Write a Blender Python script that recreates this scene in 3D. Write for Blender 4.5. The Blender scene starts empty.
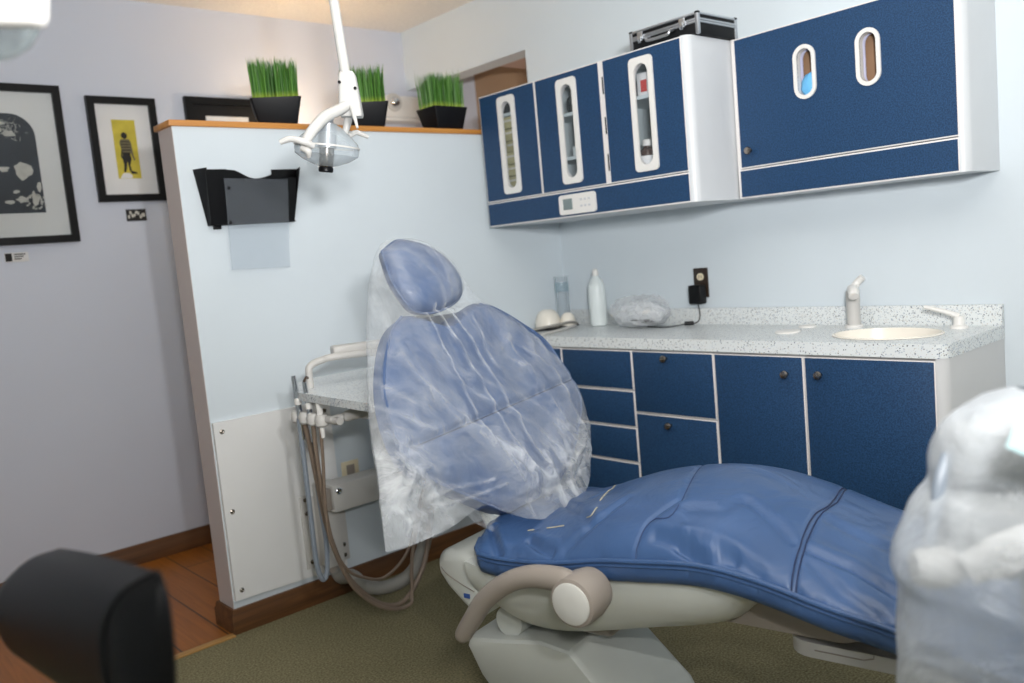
import bpy, bmesh, math, random
from mathutils import Vector, Matrix, noise
rnd = random.Random(7)
SC = bpy.context.scene
COL = SC.collection
PI = math.pi
V = Vector

# ---------------------------------------------------------------- camera
CAM = V((-2.8216, -2.8126, 1.2174))
FPX = 855.5
YAW, PIT, ROL = 0.7204, -0.1051, -0.0909
FW = V((math.sin(YAW) * math.cos(PIT), math.cos(YAW) * math.cos(PIT), math.sin(PIT)))
_r0 = V((math.cos(YAW), -math.sin(YAW), 0)); _u0 = _r0.cross(FW)
RT = math.cos(ROL) * _r0 + math.sin(ROL) * _u0
UP = -math.sin(ROL) * _r0 + math.cos(ROL) * _u0

def ray(u, v): return FW + RT * ((u - 512) / FPX) - UP * ((v - 341.5) / FPX)
def at(u, v, ax, val):
    d = ray(u, v); i = 'xyz'.index(ax)
    return CAM + d * ((val - CAM[i]) / d[i])
def dep(u, v, d): return CAM + ray(u, v) * d

cd = bpy.data.cameras.new('camera'); cam = bpy.data.objects.new('camera', cd); COL.objects.link(cam)
cd.sensor_width = 36; cd.lens = FPX / 1024 * 36; cd.clip_start = 0.02
cam.matrix_world = Matrix(((RT.x, UP.x, -FW.x, CAM.x), (RT.y, UP.y, -FW.y, CAM.y), (RT.z, UP.z, -FW.z, CAM.z), (0, 0, 0, 1)))
cd.dof.use_dof = True; cd.dof.focus_distance = 2.15; cd.dof.aperture_fstop = 2.5
SC.camera = cam

# ---------------------------------------------------------------- materials
def lin(c):
    return tuple(((x / 255) / 12.92 if x / 255 <= .04045 else ((x / 255 + .055) / 1.055) ** 2.4) for x in c) + (1,)

class NT:
    def __init__(s, name):
        s.m = bpy.data.materials.new(name); s.m.use_nodes = True
        s.t = s.m.node_tree; s.t.nodes.clear()
        s.out = s.t.nodes.new('ShaderNodeOutputMaterial')
    def n(s, typ, ins=None, **kw):
        nd = s.t.nodes.new(typ)
        for k, v in kw.items(): setattr(nd, k, v)
        for k, v in (ins or {}).items():
            if isinstance(v, bpy.types.NodeSocket): s.t.links.new(v, nd.inputs[k])
            else: nd.inputs[k].default_value = v
        return nd
    def link(s, a, b): s.t.links.new(a, b)
    def ramp(s, fac, stops):
        r = s.n('ShaderNodeValToRGB', {'Fac': fac})
        e = r.color_ramp.elements
        while len(e) < len(stops): e.new(.5)
        for k, (p, c) in enumerate(stops): e[k].position = p; e[k].color = c
        return r.outputs['Color']

def mat(name, rgb, rough=.5, metal=0, spec=.5, var=.04, vscale=8, bump=0, bscale=200, coat=0, emit=None, es=0, trans=0, alpha=1, ior=1.45, sheen=0):
    T = NT(name)
    tc = T.n('ShaderNodeTexCoord')
    nz = T.n('ShaderNodeTexNoise', {'Vector': tc.outputs['Object'], 'Scale': vscale, 'Detail': 4})
    a = lin(rgb)
    lo = tuple(x * (1 - var) for x in a[:3]) + (1,); hi = tuple(min(1, x * (1 + var)) for x in a[:3]) + (1,)
    col = T.ramp(nz.outputs['Fac'], [(.3, lo), (.7, hi)])
    p = T.n('ShaderNodeBsdfPrincipled', {'Base Color': col, 'Roughness': rough, 'Metallic': metal, 'Specular IOR Level': spec,
        'Coat Weight': coat, 'Transmission Weight': trans, 'Alpha': alpha, 'IOR': ior, 'Sheen Weight': sheen})
    if bump:
        b = T.n('ShaderNodeTexNoise', {'Vector': tc.outputs['Object'], 'Scale': bscale, 'Detail': 3})
        bp = T.n('ShaderNodeBump', {'Height': b.outputs['Fac'], 'Strength': bump, 'Distance': .01})
        T.link(bp.outputs['Normal'], p.inputs['Normal'])
    if emit: p.inputs['Emission Color'].default_value = lin(emit); p.inputs['Emission Strength'].default_value = es
    T.link(p.outputs[0], T.out.inputs['Surface'])
    return T.m

def speckle(name, base, specks, scale=190, rough=.3, size=.16):
    T = NT(name); tc = T.n('ShaderNodeTexCoord')
    col = None
    base = lin(base)
    prev = None
    for k, (rgb, sc, thr) in enumerate(specks):
        mp = T.n('ShaderNodeMapping', {'Vector': tc.outputs['Object'], 'Location': (k * 3.7, k * 1.3, k * .7)})
        vo = T.n('ShaderNodeTexVoronoi', {'Vector': mp.outputs[0], 'Scale': sc, 'Randomness': 1.0})
        sep = T.n('ShaderNodeSeparateColor', {'Color': vo.outputs['Color']})
        less = T.n('ShaderNodeMath', {0: vo.outputs['Distance'], 1: .38}, operation='LESS_THAN')
        pick = T.n('ShaderNodeMath', {0: sep.outputs[0], 1: thr}, operation='LESS_THAN')
        mul = T.n('ShaderNodeMath', {0: less.outputs[0], 1: pick.outputs[0]}, operation='MULTIPLY')
        mx = T.n('ShaderNodeMix', data_type='RGBA')
        T.link(mul.outputs[0], mx.inputs['Factor'])
        if prev is None: mx.inputs['A'].default_value = base
        else: T.link(prev, mx.inputs['A'])
        mx.inputs['B'].default_value = lin(rgb)
        prev = mx.outputs['Result']
    p = T.n('ShaderNodeBsdfPrincipled', {'Base Color': prev, 'Roughness': rough})
    T.link(p.outputs[0], T.out.inputs['Surface'])
    return T.m

def wood(name, c1, c2, axis=0, scale=6, rough=.4):
    T = NT(name); tc = T.n('ShaderNodeTexCoord')
    s = [40, 40, 40]; s[axis] = 2.2
    mp = T.n('ShaderNodeMapping', {'Vector': tc.outputs['Object'], 'Scale': s})
    nz = T.n('ShaderNodeTexNoise', {'Vector': mp.outputs[0], 'Scale': 1.0, 'Detail': 6, 'Distortion': .8})
    col = T.ramp(nz.outputs['Fac'], [(.3, lin(c1)), (.7, lin(c2))])
    p = T.n('ShaderNodeBsdfPrincipled', {'Base Color': col, 'Roughness': rough})
    T.link(p.outputs[0], T.out.inputs['Surface'])
    return T.m

def film(name, body=.16, rgb=(235, 240, 245), rough=.22, sc=9, strength=.6, edge=.5, stretch=(1, 1, 1), dist=.03, fold=0):
    """thin clear plastic film: mostly see-through, milky at grazing angles, crinkled"""
    T = NT(name); tc = T.n('ShaderNodeTexCoord')
    mp = T.n('ShaderNodeMapping', {'Vector': tc.outputs['Object'], 'Scale': stretch})
    nz = T.n('ShaderNodeTexNoise', {'Vector': mp.outputs[0], 'Scale': sc, 'Detail': 5, 'Roughness': .6, 'Distortion': 1.2})
    ab = T.n('ShaderNodeMath', {0: nz.outputs['Fac'], 1: .5}, operation='SUBTRACT')
    ab2 = T.n('ShaderNodeMath', {0: ab.outputs[0]}, operation='ABSOLUTE')
    vo = T.n('ShaderNodeTexVoronoi', {'Vector': mp.outputs[0], 'Scale': sc * 2.6}, feature='SMOOTH_F1')
    h = T.n('ShaderNodeMath', {0: ab2.outputs[0], 1: -2.0, 2: vo.outputs['Distance']}, operation='MULTIPLY_ADD')
    bp = T.n('ShaderNodeBump', {'Height': h.outputs[0], 'Strength': strength, 'Distance': dist})
    gl = T.n('ShaderNodeBsdfPrincipled', {'Base Color': lin(rgb), 'Roughness': rough, 'Specular IOR Level': .8, 'Normal': bp.outputs[0]})
    tr = T.n('ShaderNodeBsdfTransparent', {'Color': (.97, .975, .98, 1)})
    lw = T.n('ShaderNodeLayerWeight', {'Blend': .35, 'Normal': bp.outputs[0]})
    ml = T.n('ShaderNodeMath', {0: lw.outputs['Facing'], 1: edge, 2: body}, operation='MULTIPLY_ADD')
    if fold:   # milkier in crumpled layers; creases whitened as painted highlights ("fold" is stored on the mesh)
        at_ = T.n('ShaderNodeAttribute', attribute_name='fold')
        nf = T.n('ShaderNodeMapRange', {'Value': nz.outputs['Fac'], 'From Min': .35, 'From Max': .65, 'To Min': .45, 'To Max': 1.3})
        m1 = T.n('ShaderNodeMath', {0: at_.outputs['Fac'], 1: nf.outputs[0]}, operation='MULTIPLY')
        ml = T.n('ShaderNodeMath', {0: m1.outputs[0], 1: fold, 2: ml.outputs[0]}, operation='MULTIPLY_ADD', use_clamp=True)
    mx = T.n('ShaderNodeMixShader', {0: ml.outputs[0], 1: tr.outputs[0], 2: gl.outputs[0]})
    T.link(mx.outputs[0], T.out.inputs['Surface'])
    return T.m

def clearplastic(name, rgb, fac, rough=.1, edge=.55):
    T = NT(name)
    gl = T.n('ShaderNodeBsdfPrincipled', {'Base Color': lin(rgb), 'Roughness': rough})
    tr = T.n('ShaderNodeBsdfTransparent', {'Color': (.95, .96, .97, 1)})
    lw = T.n('ShaderNodeLayerWeight', {'Blend': .3})
    ml = T.n('ShaderNodeMath', {0: lw.outputs['Facing'], 1: edge, 2: fac}, operation='MULTIPLY_ADD', use_clamp=True)
    mx = T.n('ShaderNodeMixShader', {0: ml.outputs[0], 1: tr.outputs[0], 2: gl.outputs[0]})
    T.link(mx.outputs[0], T.out.inputs['Surface'])
    return T.m

def vinyl(name, rgb, rough=.42, wr=.25, sc=7):
    T = NT(name); tc = T.n('ShaderNodeTexCoord')
    nz = T.n('ShaderNodeTexNoise', {'Vector': tc.outputs['Object'], 'Scale': sc, 'Detail': 3, 'Distortion': 1.0})
    fine = T.n('ShaderNodeTexVoronoi', {'Vector': tc.outputs['Object'], 'Scale': 420})
    a = lin(rgb)
    col = T.ramp(nz.outputs['Fac'], [(.3, tuple(x * .9 for x in a[:3]) + (1,)), (.7, tuple(x * 1.08 for x in a[:3]) + (1,))])
    b1 = T.n('ShaderNodeBump', {'Height': fine.outputs['Distance'], 'Strength': .06, 'Distance': .003})
    b2 = T.n('ShaderNodeBump', {'Height': nz.outputs['Fac'], 'Strength': wr, 'Distance': .03, 'Normal': b1.outputs[0]})
    p = T.n('ShaderNodeBsdfPrincipled', {'Base Color': col, 'Roughness': rough, 'Specular IOR Level': .45, 'Normal': b2.outputs[0]})
    T.link(p.outputs[0], T.out.inputs['Surface'])
    return T.m

def laminate(name, rgb, rgb2, rough=.5):
    T = NT(name); tc = T.n('ShaderNodeTexCoord')
    nz = T.n('ShaderNodeTexNoise', {'Vector': tc.outputs['Object'], 'Scale': 260, 'Detail': 2})
    col = T.ramp(nz.outputs['Fac'], [(.35, lin(rgb)), (.68, lin(rgb2))])
    p = T.n('ShaderNodeBsdfPrincipled', {'Base Color': col, 'Roughness': rough, 'Specular IOR Level': .35})
    T.link(p.outputs[0], T.out.inputs['Surface'])
    return T.m

def plankfloor(name):
    T = NT(name); tc = T.n('ShaderNodeTexCoord')
    mp = T.n('ShaderNodeMapping', {'Vector': tc.outputs['Object'], 'Rotation': (0, 0, PI / 2), 'Location': (.3, -.07, 0)})
    br = T.n('ShaderNodeTexBrick', {'Vector': mp.outputs[0], 'Color1': lin((180, 112, 36)), 'Color2': lin((162, 97, 28)), 'Mortar': lin((70, 40, 18)),
        'Scale': 1.0, 'Mortar Size': .0035, 'Brick Width': 2.4, 'Row Height': .162, 'Bias': 0}, offset=.37)
    m2 = T.n('ShaderNodeMapping', {'Vector': tc.outputs['Object'], 'Scale': (42, 2.5, 1)})
    nz = T.n('ShaderNodeTexNoise', {'Vector': m2.outputs[0], 'Scale': 1, 'Detail': 6, 'Distortion': 1.2})
    g = T.ramp(nz.outputs['Fac'], [(.3, (.62, .58, .52, 1)), (.65, (1, 1, 1, 1))])
    mx = T.n('ShaderNodeMix', data_type='RGBA', blend_type='MULTIPLY'); mx.inputs['Factor'].default_value = .8
    T.link(br.outputs['Color'], mx.inputs['A']); T.link(g, mx.inputs['B'])
    p = T.n('ShaderNodeBsdfPrincipled', {'Base Color': mx.outputs['Result'], 'Roughness': .38})
    T.link(p.outputs[0], T.out.inputs['Surface'])
    return T.m

def grassmat(name):
    T = NT(name); g = T.n('ShaderNodeNewGeometry'); tc = T.n('ShaderNodeTexCoord')
    sp = T.n('ShaderNodeSeparateXYZ', {'Vector': tc.outputs['Object']})
    mr = T.n('ShaderNodeMapRange', {'Value': sp.outputs['Z'], 'From Min': .085, 'From Max': .115})
    c1 = T.ramp(g.outputs['Random Per Island'], [(0, lin((46, 92, 26))), (.6, lin((70, 124, 40))), (1, lin((104, 156, 62)))])
    mx = T.n('ShaderNodeMix', data_type='RGBA')
    T.link(mr.outputs[0], mx.inputs['Factor']); mx.inputs['A'].default_value = lin((176, 196, 62)); T.link(c1, mx.inputs['B'])
    p = T.n('ShaderNodeBsdfPrincipled', {'Base Color': mx.outputs['Result'], 'Roughness': .5})
    T.link(p.outputs[0], T.out.inputs['Surface'])
    return T.m

def carpet(name):
    T = NT(name); tc = T.n('ShaderNodeTexCoord')
    n1 = T.n('ShaderNodeTexNoise', {'Vector': tc.outputs['Object'], 'Scale': 160, 'Detail': 3})
    n2 = T.n('ShaderNodeTexNoise', {'Vector': tc.outputs['Object'], 'Scale': 4, 'Detail': 3})
    c1 = T.ramp(n1.outputs['Fac'], [(.3, lin((104, 98, 72))), (.7, lin((158, 150, 118)))])
    c2 = T.ramp(n2.outputs['Fac'], [(.3, (.9, .9, .9, 1)), (.7, (1, 1, 1, 1))])
    mx = T.n('ShaderNodeMix', data_type='RGBA', blend_type='MULTIPLY'); mx.inputs['Factor'].default_value = 1
    T.link(c1, mx.inputs['A']); T.link(c2, mx.inputs['B'])
    bp = T.n('ShaderNodeBump', {'Height': n1.outputs['Fac'], 'Strength': .5, 'Distance': .004})
    p = T.n('ShaderNodeBsdfPrincipled', {'Base Color': mx.outputs['Result'], 'Roughness': .9, 'Specular IOR Level': .1, 'Normal': bp.outputs[0]})
    T.link(p.outputs[0], T.out.inputs['Surface'])
    return T.m

M = {
 'wall': mat('pale_blue_paint', (211, 220, 226), .6, var=.015, vscale=3, bump=.05, bscale=260),
 'wallback': mat('lilac_grey_paint', (205, 210, 222), .65, var=.015, vscale=3, bump=.05, bscale=260),
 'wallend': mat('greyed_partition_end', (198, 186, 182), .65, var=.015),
 'ceil': mat('ceiling_texture', (240, 236, 230), .9, var=.05, vscale=60, bump=.5, bscale=90),
 'tan': mat('tan_paint', (170, 140, 112), .7, var=.02),
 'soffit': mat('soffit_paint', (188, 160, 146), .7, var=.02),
 'carpet': carpet('olive_carpet'), 'plank': plankfloor('plank_floor'),
 'base': wood('baseboard_wood', (74, 46, 22), (112, 73, 38), 0, rough=.45),
 'capw': wood('oak_cap', (184, 120, 50), (208, 144, 70), 0, rough=.35),
 'strip': wood('transition_wood', (170, 128, 70), (196, 152, 92), 0),
 'white': mat('white_plastic', (226, 224, 220), .35, var=.01),
 'inner': mat('grey_unit_plastic', (158, 160, 160), .45, var=.01),
 'board': mat('white_painted_board', (229, 229, 228), .5, var=.01),
 'lampw': mat('lamp_white', (196, 195, 192), .4, var=.01),
 'whitelam': mat('white_laminate', (207, 210, 213), .4, var=.015),
 'edgeband': mat('edge_band', (226, 222, 220), .4, var=.01),
 'endgrey': mat('grey_side_panel', (206, 206, 206), .45, var=.01),
 'blue': laminate('blue_laminate', (23, 51, 83), (38, 74, 112)),
 'bluetop': laminate('blue_laminate_upper', (34, 62, 104), (56, 88, 134)),
 'granite': speckle('speckled_counter', (222, 226, 226), [((168, 178, 190), 170, .45), ((78, 94, 122), 240, .16), ((176, 160, 142), 260, .12), ((44, 52, 68), 200, .08)]),
 'cream': mat('cream_basin', (238, 232, 220), .25, var=.01),
 'nickel': mat('brushed_nickel', (150, 142, 134), .25, metal=1, var=.05),
 'chrome': mat('chrome', (215, 218, 222), .12, metal=1, var=.02),
 'alu': mat('aluminium', (190, 193, 198), .42, metal=1, var=.04),
 'black': mat('black_plastic', (7, 7, 9), .4, var=.1, spec=.3),
 'matteblack': mat('matte_black', (16, 17, 20), .6, var=.1, spec=.3),
 'pot': mat('black_ceramic', (14, 15, 19), .5, var=.1, spec=.3),
 'frame': mat('black_frame_wood', (10, 10, 12), .4, var=.15, spec=.3),
 'mat_board': mat('mat_board', (232, 230, 226), .8, var=.01),
 'paper': mat('print_paper', (222, 222, 222), .8, var=.02),
 'cab_in': mat('cabinet_inside', (196, 206, 208), .5, var=.01),
 'glass': clearplastic('clear_glass', (200, 215, 220), .02, .05, .10),
 'sleeve': clearplastic('clear_sleeve', (190, 198, 208), .07, .25, .1),
 'lens': clearplastic('clear_shield', (196, 206, 212), .2, .08, .6),
 'vinyl': vinyl('blue_vinyl', (60, 88, 130), .33, .28),
 'vinylback': vinyl('blue_vinyl_back', (70, 92, 130), .45, .2, 11),
 'seam2': mat('blue_stitching', (52, 68, 104), .7),
 'seam': mat('dark_stitching', (34, 46, 78), .7),
 'cracks': mat('worn_vinyl', (176, 170, 150), .8, var=.2, vscale=120),
 'chairw': mat('warm_white_plastic', (208, 211, 205), .35, var=.015),
 'taupe': mat('taupe_plastic', (150, 141, 132), .42, var=.02),
 'disc': mat('pale_grey_disc', (205, 204, 198), .5, var=.01),
 'greyhose': mat('grey_hose', (140, 138, 132), .5, var=.03), 'brownhose': mat('taupe_hose', (128, 112, 98), .5, var=.03),
 'bluehose': mat('blue_grey_hose', (132, 141, 152), .4, var=.03),
 'pale': mat('pale_grey_plastic', (198, 196, 192), .4, var=.01),
 'leather': mat('black_leather', (7, 7, 8), .42, var=.1, bump=.04, bscale=300, spec=.3),
 'film': film('thin_clear_film', .02, (240, 244, 248), .14, 13, .5, .30, (1, 1, 1), .02, .35),
 'film2': film('cloudy_bag_film', .30, (216, 222, 228), .32, 6, .35, .5, (1, 1, 1), .03),
 'film3': film('crumpled_film', .14, (240, 243, 246), .08, 9, .3, .7, (1, 1, 1), .03),
 'film4': film('inner_crumpled_film', .6, (242, 245, 248), .1, 9, .3, .4),
 'cyan': mat('cyan_paper', (186, 220, 222), .7, var=.02),
 'grass': grassmat('artificial_grass'),
 'bottle': mat('milky_bottle', (222, 230, 230), .3, var=.01),
 'beigebox': mat('beige_carton', (176, 170, 126), .8, var=.05),
 'brownglass': mat('brown_bottle', (60, 32, 20), .2, var=.1),
 'red': mat('red_label', (190, 52, 44), .6), 'bluetint': mat('blue_glove', (104, 178, 226), .6, var=.08, vscale=30),
 'brownbox': mat('brown_carton', (150, 118, 92), .8, var=.05), 'lilac': mat('lilac_carton', (206, 206, 232), .7, var=.03),
 'darkbrown': mat('dark_brown_plate', (48, 36, 28), .4), 'ivory': mat('ivory_socket', (226, 214, 184), .4),
 'lcd': mat('lcd_screen', (120, 134, 134), .3, var=.03), 'button': mat('faint_button', (196, 198, 202), .5),
 'bowl': mat('frosted_bowl', (255, 226, 180), .5, emit=(255, 214, 150), es=3.0),
 'yellow': mat('print_yellow', (198, 182, 70), .8, var=.12, vscale=25), 'ink': mat('print_ink', (42, 40, 38), .8, var=.2, vscale=40),
 'skin': mat('print_grey', (112, 104, 78), .8), 'inkblue': mat('print_dark', (30, 35, 44), .35, var=.5, vscale=9),
 'lightink': mat('print_pale', (206, 202, 192), .8, var=.12, vscale=60),
 'pink': mat('placard_ink', (60, 44, 48), .6, var=.5, vscale=90),
 'logo': mat('logo_blue', (50, 84, 150), .4),
}

# ---------------------------------------------------------------- builders
W = {}
def empty(name, loc, rz=0):
    o = bpy.data.objects.new(name, None); COL.objects.link(o)
    o.empty_display_size = .05
    o.matrix_world = Matrix.Translation(loc) @ Matrix.Rotation(rz, 4, 'Z')
    W[o] = Matrix.Translation(loc) @ Matrix.Rotation(rz, 4, 'Z')
    return o
def tag(o, label=None, cat=None, group=None, kind=None):
    if label: o['label'] = label
    if cat: o['category'] = cat
    if group: o['group'] = group
    if kind: o['kind'] = kind
    return o
def thing(name, label, cat, loc, rz=0, group=None):
    return tag(empty(name, V(loc), rz), label, cat, group)

def obj(name, bm, m, parent=None, label=None, smooth=35, recalc=True, origin=None, kind=None):
    """link a bmesh that holds world coordinates as ONE mesh object"""
    if recalc: bmesh.ops.recalc_face_normals(bm, faces=bm.faces[:])
    if parent: mw = W[parent].copy()
    elif origin is not None: mw = Matrix.Translation(V(origin))
    else:
        xs = [v.co for v in bm.verts]
        mw = Matrix.Translation(V(((min(c.x for c in xs) + max(c.x for c in xs)) / 2, (min(c.y for c in xs) + max(c.y for c in xs)) / 2, min(c.z for c in xs))))
    own = Matrix.Identity(4)
    bm.transform(mw.inverted())
    if smooth:
        lim = math.radians(smooth)
        for f in bm.faces: f.smooth = True
        for e in bm.edges:
            if len(e.link_faces) == 2:
                if e.calc_face_angle(0) > lim: e.smooth = False
    me = bpy.data.meshes.new(name); bm.to_mesh(me); bm.free()
    me.materials.append(m)
    o = bpy.data.objects.new(name, me); COL.objects.link(o)
    if parent: o.parent = parent; W[o] = mw
    else: o.matrix_world = mw; W[o] = mw
    if label: o['label'] = label
    if kind: o['kind'] = kind
    return o
def struct(name, bm, m, parent=None, smooth=35):
    o = obj(name, bm, m, parent, smooth=smooth)
    o['kind'] = 'structure'
    return o
def B(): return bmesh.new()
def merge(bm, b2):
    me = bpy.data.meshes.new('tmp'); b2.to_mesh(me); b2.free(); bm.from_mesh(me); bpy.data.meshes.remove(me)

def box(bm, p, q, bev=0, seg=2, mtx=None):
    b = B(); bmesh.ops.create_cube(b, size=1)
    lo = V([min(p[i], q[i]) for i in range(3)]); hi = V([max(p[i], q[i]) for i in range(3)])
    for v in b.verts: v.co = V([lo[i] + (v.co[i] + .5) * (hi[i] - lo[i]) for i in range(3)])
    if bev: bmesh.ops.bevel(b, geom=b.edges[:], offset=min(bev, .49 * min(hi[i] - lo[i] for i in range(3))), segments=seg, affect='EDGES', profile=.5)
    if mtx: b.transform(mtx)
    merge(bm, b); return bm
def BOX(p, q, bev=0, seg=2, mtx=None): return box(B(), p, q, bev, seg, mtx)

def spline(pts, n=8):
    P = [V(p) for p in pts]; out = []
    for i in range(len(P) - 1):
        a = P[i - 1] if i else P[0] * 2 - P[1]; b, c = P[i], P[i + 1]
        d = P[i + 2] if i + 2 < len(P) else P[-1] * 2 - P[-2]
        for k in range(n):
            t = k / n
            out.append(.5 * ((2 * b) + (c - a) * t + (2 * a - 5 * b + 4 * c - d) * t * t + (3 * b - a - 3 * c + d) * t ** 3))
    out.append(P[-1]); return out
def loft(bm, rings, cap=True, closed=True):
    vs = [[bm.verts.new(p) for p in r] for r in rings]
    n = len(rings[0])
    for i in range(len(vs) - 1):
        for j in range(n if closed else n - 1):
            k = (j + 1) % n
            try: bm.faces.new((vs[i][j], vs[i][k], vs[i + 1][k], vs[i + 1][j]))
            except ValueError: pass
    if cap and closed: bm.faces.new(vs[0]); bm.faces.new(vs[-1])
    return vs
def tube(bm, pts, r, seg=10, smooth=0, flat=None):
    P = spline(pts, smooth) if smooth else [V(p) for p in pts]
    N = len(P); rings = []
    nrm = None
    for i, p in enumerate(P):
        t = (P[min(i + 1, N - 1)] - P[max(i - 1, 0)]).normalized()
        if nrm is None:
            nrm = t.orthogonal().normalized() if flat is None else (V(flat) - t * t.dot(V(flat))).normalized()
        else: nrm = (nrm - t * t.dot(nrm)).normalized()
        bn = t.cross(nrm)
        if callable(r): rr = r(i / (N - 1))
        elif isinstance(r, (list, tuple)):
            x = i / (N - 1) * (len(r) - 1); k = min(int(x), len(r) - 2); rr = r[k] + (r[k + 1] - r[k]) * (x - k) if not isinstance(r[0], tuple) else tuple(r[k][q] + (r[k + 1][q] - r[k][q]) * (x - k) for q in (0, 1))
        else: rr = r
        ra, rb = rr if isinstance(rr, tuple) else (rr, rr)
        rings.append([p + nrm * (ra * math.cos(2 * PI * j / seg)) + bn * (rb * math.sin(2 * PI * j / seg)) for j in range(seg)])
    loft(bm, rings); return bm
def TUBE(pts, r, seg=10, smooth=0, flat=None): return tube(B(), pts, r, seg, smooth, flat)
def lathe(bm, prof, c=(0, 0, 0), axis=(0, 0, 1), seg=24, cap=True, ex=1, xdir=None):
    c = V(c); z = V(axis).normalized(); x = (V(xdir).normalized() if xdir else z.orthogonal().normalized()); y = z.cross(x)
    rings = [[c + z * h + x * (r * math.cos(2 * PI * j / seg)) + y * (r * ex * math.sin(2 * PI * j / seg)) for j in range(seg)] for r, h in prof]
    loft(bm, rings, cap); return bm
def LATHE(*a, **k): return lathe(B(), *a, **k)
def plate(bm, f, outer, holes=(), depth=.01):
    """flat plate with holes; loops are 2-D, f maps (a,b,c) to the world, c is thickness direction"""
    edges = []
    for lp in [outer] + list(holes):
        vs = [bm.verts.new(V((p[0], p[1], 0))) for p in lp]
        edges += [bm.edges.new((vs[i], vs[(i + 1) % len(vs)])) for i in range(len(vs))]
    r = bmesh.ops.triangle_fill(bm, edges=edges, use_beauty=True)
    fs = [g for g in bm.faces]
    e = bmesh.ops.extrude_face_region(bm, geom=fs)
    for v in [g for g in e['geom'] if isinstance(g, bmesh.types.BMVert)]: v.co.z += depth
    for v in bm.verts: v.co = f(*v.co)
    return bm
def PLATE(f, outer, holes=(), depth=.01): return plate(B(), f, outer, holes, depth)
def rect(a0, b0, a1, b1): return [(a0, b0), (a1, b0), (a1, b1), (a0, b1)]
def rrect(a0, b0, a1, b1, r, n=5):
    out = []
    for cx, cy, s in ((a1 - r, b1 - r, 0), (a0 + r, b1 - r, 1), (a0 + r, b0 + r, 2), (a1 - r, b0 + r, 3)):
        for k in range(n + 1):
            t = (s + k / n) * PI / 2; out.append((cx + r * math.cos(t), cy + r * math.sin(t)))
    return out
def ell(cx, cy, rx, ry, n=28): return [(cx + rx * math.cos(2 * PI * k / n), cy + ry * math.sin(2 * PI * k / n)) for k in range(n)]
def sstep(a, b, x):
    t = max(0, min(1, (x - a) / (b - a))); return t * t * (3 - 2 * t)
def interp(tab, x):
    if x <= tab[0][0]: return tab[0][1]
    for i in range(len(tab) - 1):
        a, b = tab[i], tab[i + 1]
        if x <= b[0]:
            t = (x - a[0]) / (b[0] - a[0])
            p = tab[i - 1] if i else a; q = tab[i + 2] if i + 2 < len(tab) else b
            m0 = (b[1] - p[1]) / (b[0] - p[0]) * (b[0] - a[0]); m1 = (q[1] - a[1]) / (q[0] - a[0]) * (b[0] - a[0])
            return (2 * t ** 3 - 3 * t * t + 1) * a[1] + (t ** 3 - 2 * t * t + t) * m0 + (-2 * t ** 3 + 3 * t * t) * b[1] + (t ** 3 - t * t) * m1
    return tab[-1][1]

# ================================================================ THE ROOM
XL, XR, YB, YF, ZC = -3.95, 0.0, 1.083, -4.3, 2.441
struct('floor', BOX((XL, YF, -.05), (.0, -.012, 0)), M['carpet'])
struct('floor_hall', BOX((XL, -.012, -.05), (1.6, YB, 0)), M['plank'])
struct('trim_1', BOX((XL, -.032, 0), (-1.745, .0, .006), .002), M['strip'])
struct('ceiling', BOX((XL - .1, YF - .1, ZC), (1.7, YB + .1, ZC + .06)), M['ceil'])
struct('wall_back', BOX((XL - .1, YB, -.05), (.492, YB + .1, ZC)), M['wallback'])
# right wall with the passage at its far end
def rw(): 
    b = B(); box(b, (0, YF, -.05), (.115, .126, ZC)); box(b, (0, .126, 2.133), (.115, YB, ZC)); return b
struct('wall_right', rw(), M['wall'])
struct('wall_left', BOX((XL - .1, YF, -.05), (XL, YB, ZC)), M['wall'])
struct('wall_front', BOX((XL - .1, YF - .1, -.05), (.1, YF, ZC)), M['wall'])
# beyond the passage: soffit and tan walls
struct('ceiling_hall', BOX((.115, .126 - .6, 2.133), (.34, .44, 2.2)), M['soffit'])
def beyond():
    b = B(); box(b, (.492, .1, -.05), (.56, YB + .1, ZC)); return b
struct('wall_hall', BOX((.9, -.8, -.05), (1.0, .52, ZC)), M['tan'])
struct('wall_passage', BOX((.492, .52, -.05), (1.0, YB + .1, ZC)), M['tan'])
# partition
PX, PT, PH = -1.7276, .1195, 1.7166
struct('wall_partition', BOX((PX, 0, 0), (0, PT, PH)), M['wall'])
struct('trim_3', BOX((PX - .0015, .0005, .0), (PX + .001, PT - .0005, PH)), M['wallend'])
struct('trim_2', BOX((-1.7398, -.011, PH), (0, .1307, PH + .0198), .003), M['capw'])
def baseb():
    b = B()
    prof = [(0, 0), (.017, 0), (.017, .062), (.013, .068), (.013, .074), (.009, .0848), (0, .0848)]
    # front, end and rear of the partition
    for f, n in ((lambda d, h: (V((PX - d, -d, h)), V((0, -d, h))), 1), (lambda d, h: (V((PX - d, -d, h)), V((PX - d, PT + d, h))), 1), (lambda d, h: (V((PX - d, PT + d, h)), V((0, PT + d, h))), 1)):
        r = [f(d, h) for d, h in prof]
        loft(b, [[p[0] for p in r], [p[1] for p in r]])
    return b
struct('baseboard_partition', baseb(), M['base'])
def baseback():
    prof = [(0, 0), (.017, 0), (.017, .062), (.013, .068), (.013, .074), (.009, .0865), (0, .0865)]
    b = B(); loft(b, [[V((x, YB - d, h)) for d, h in prof] for x in (XL, .49)]); return b
struct('baseboard_back', baseback(), M['base'])

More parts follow.
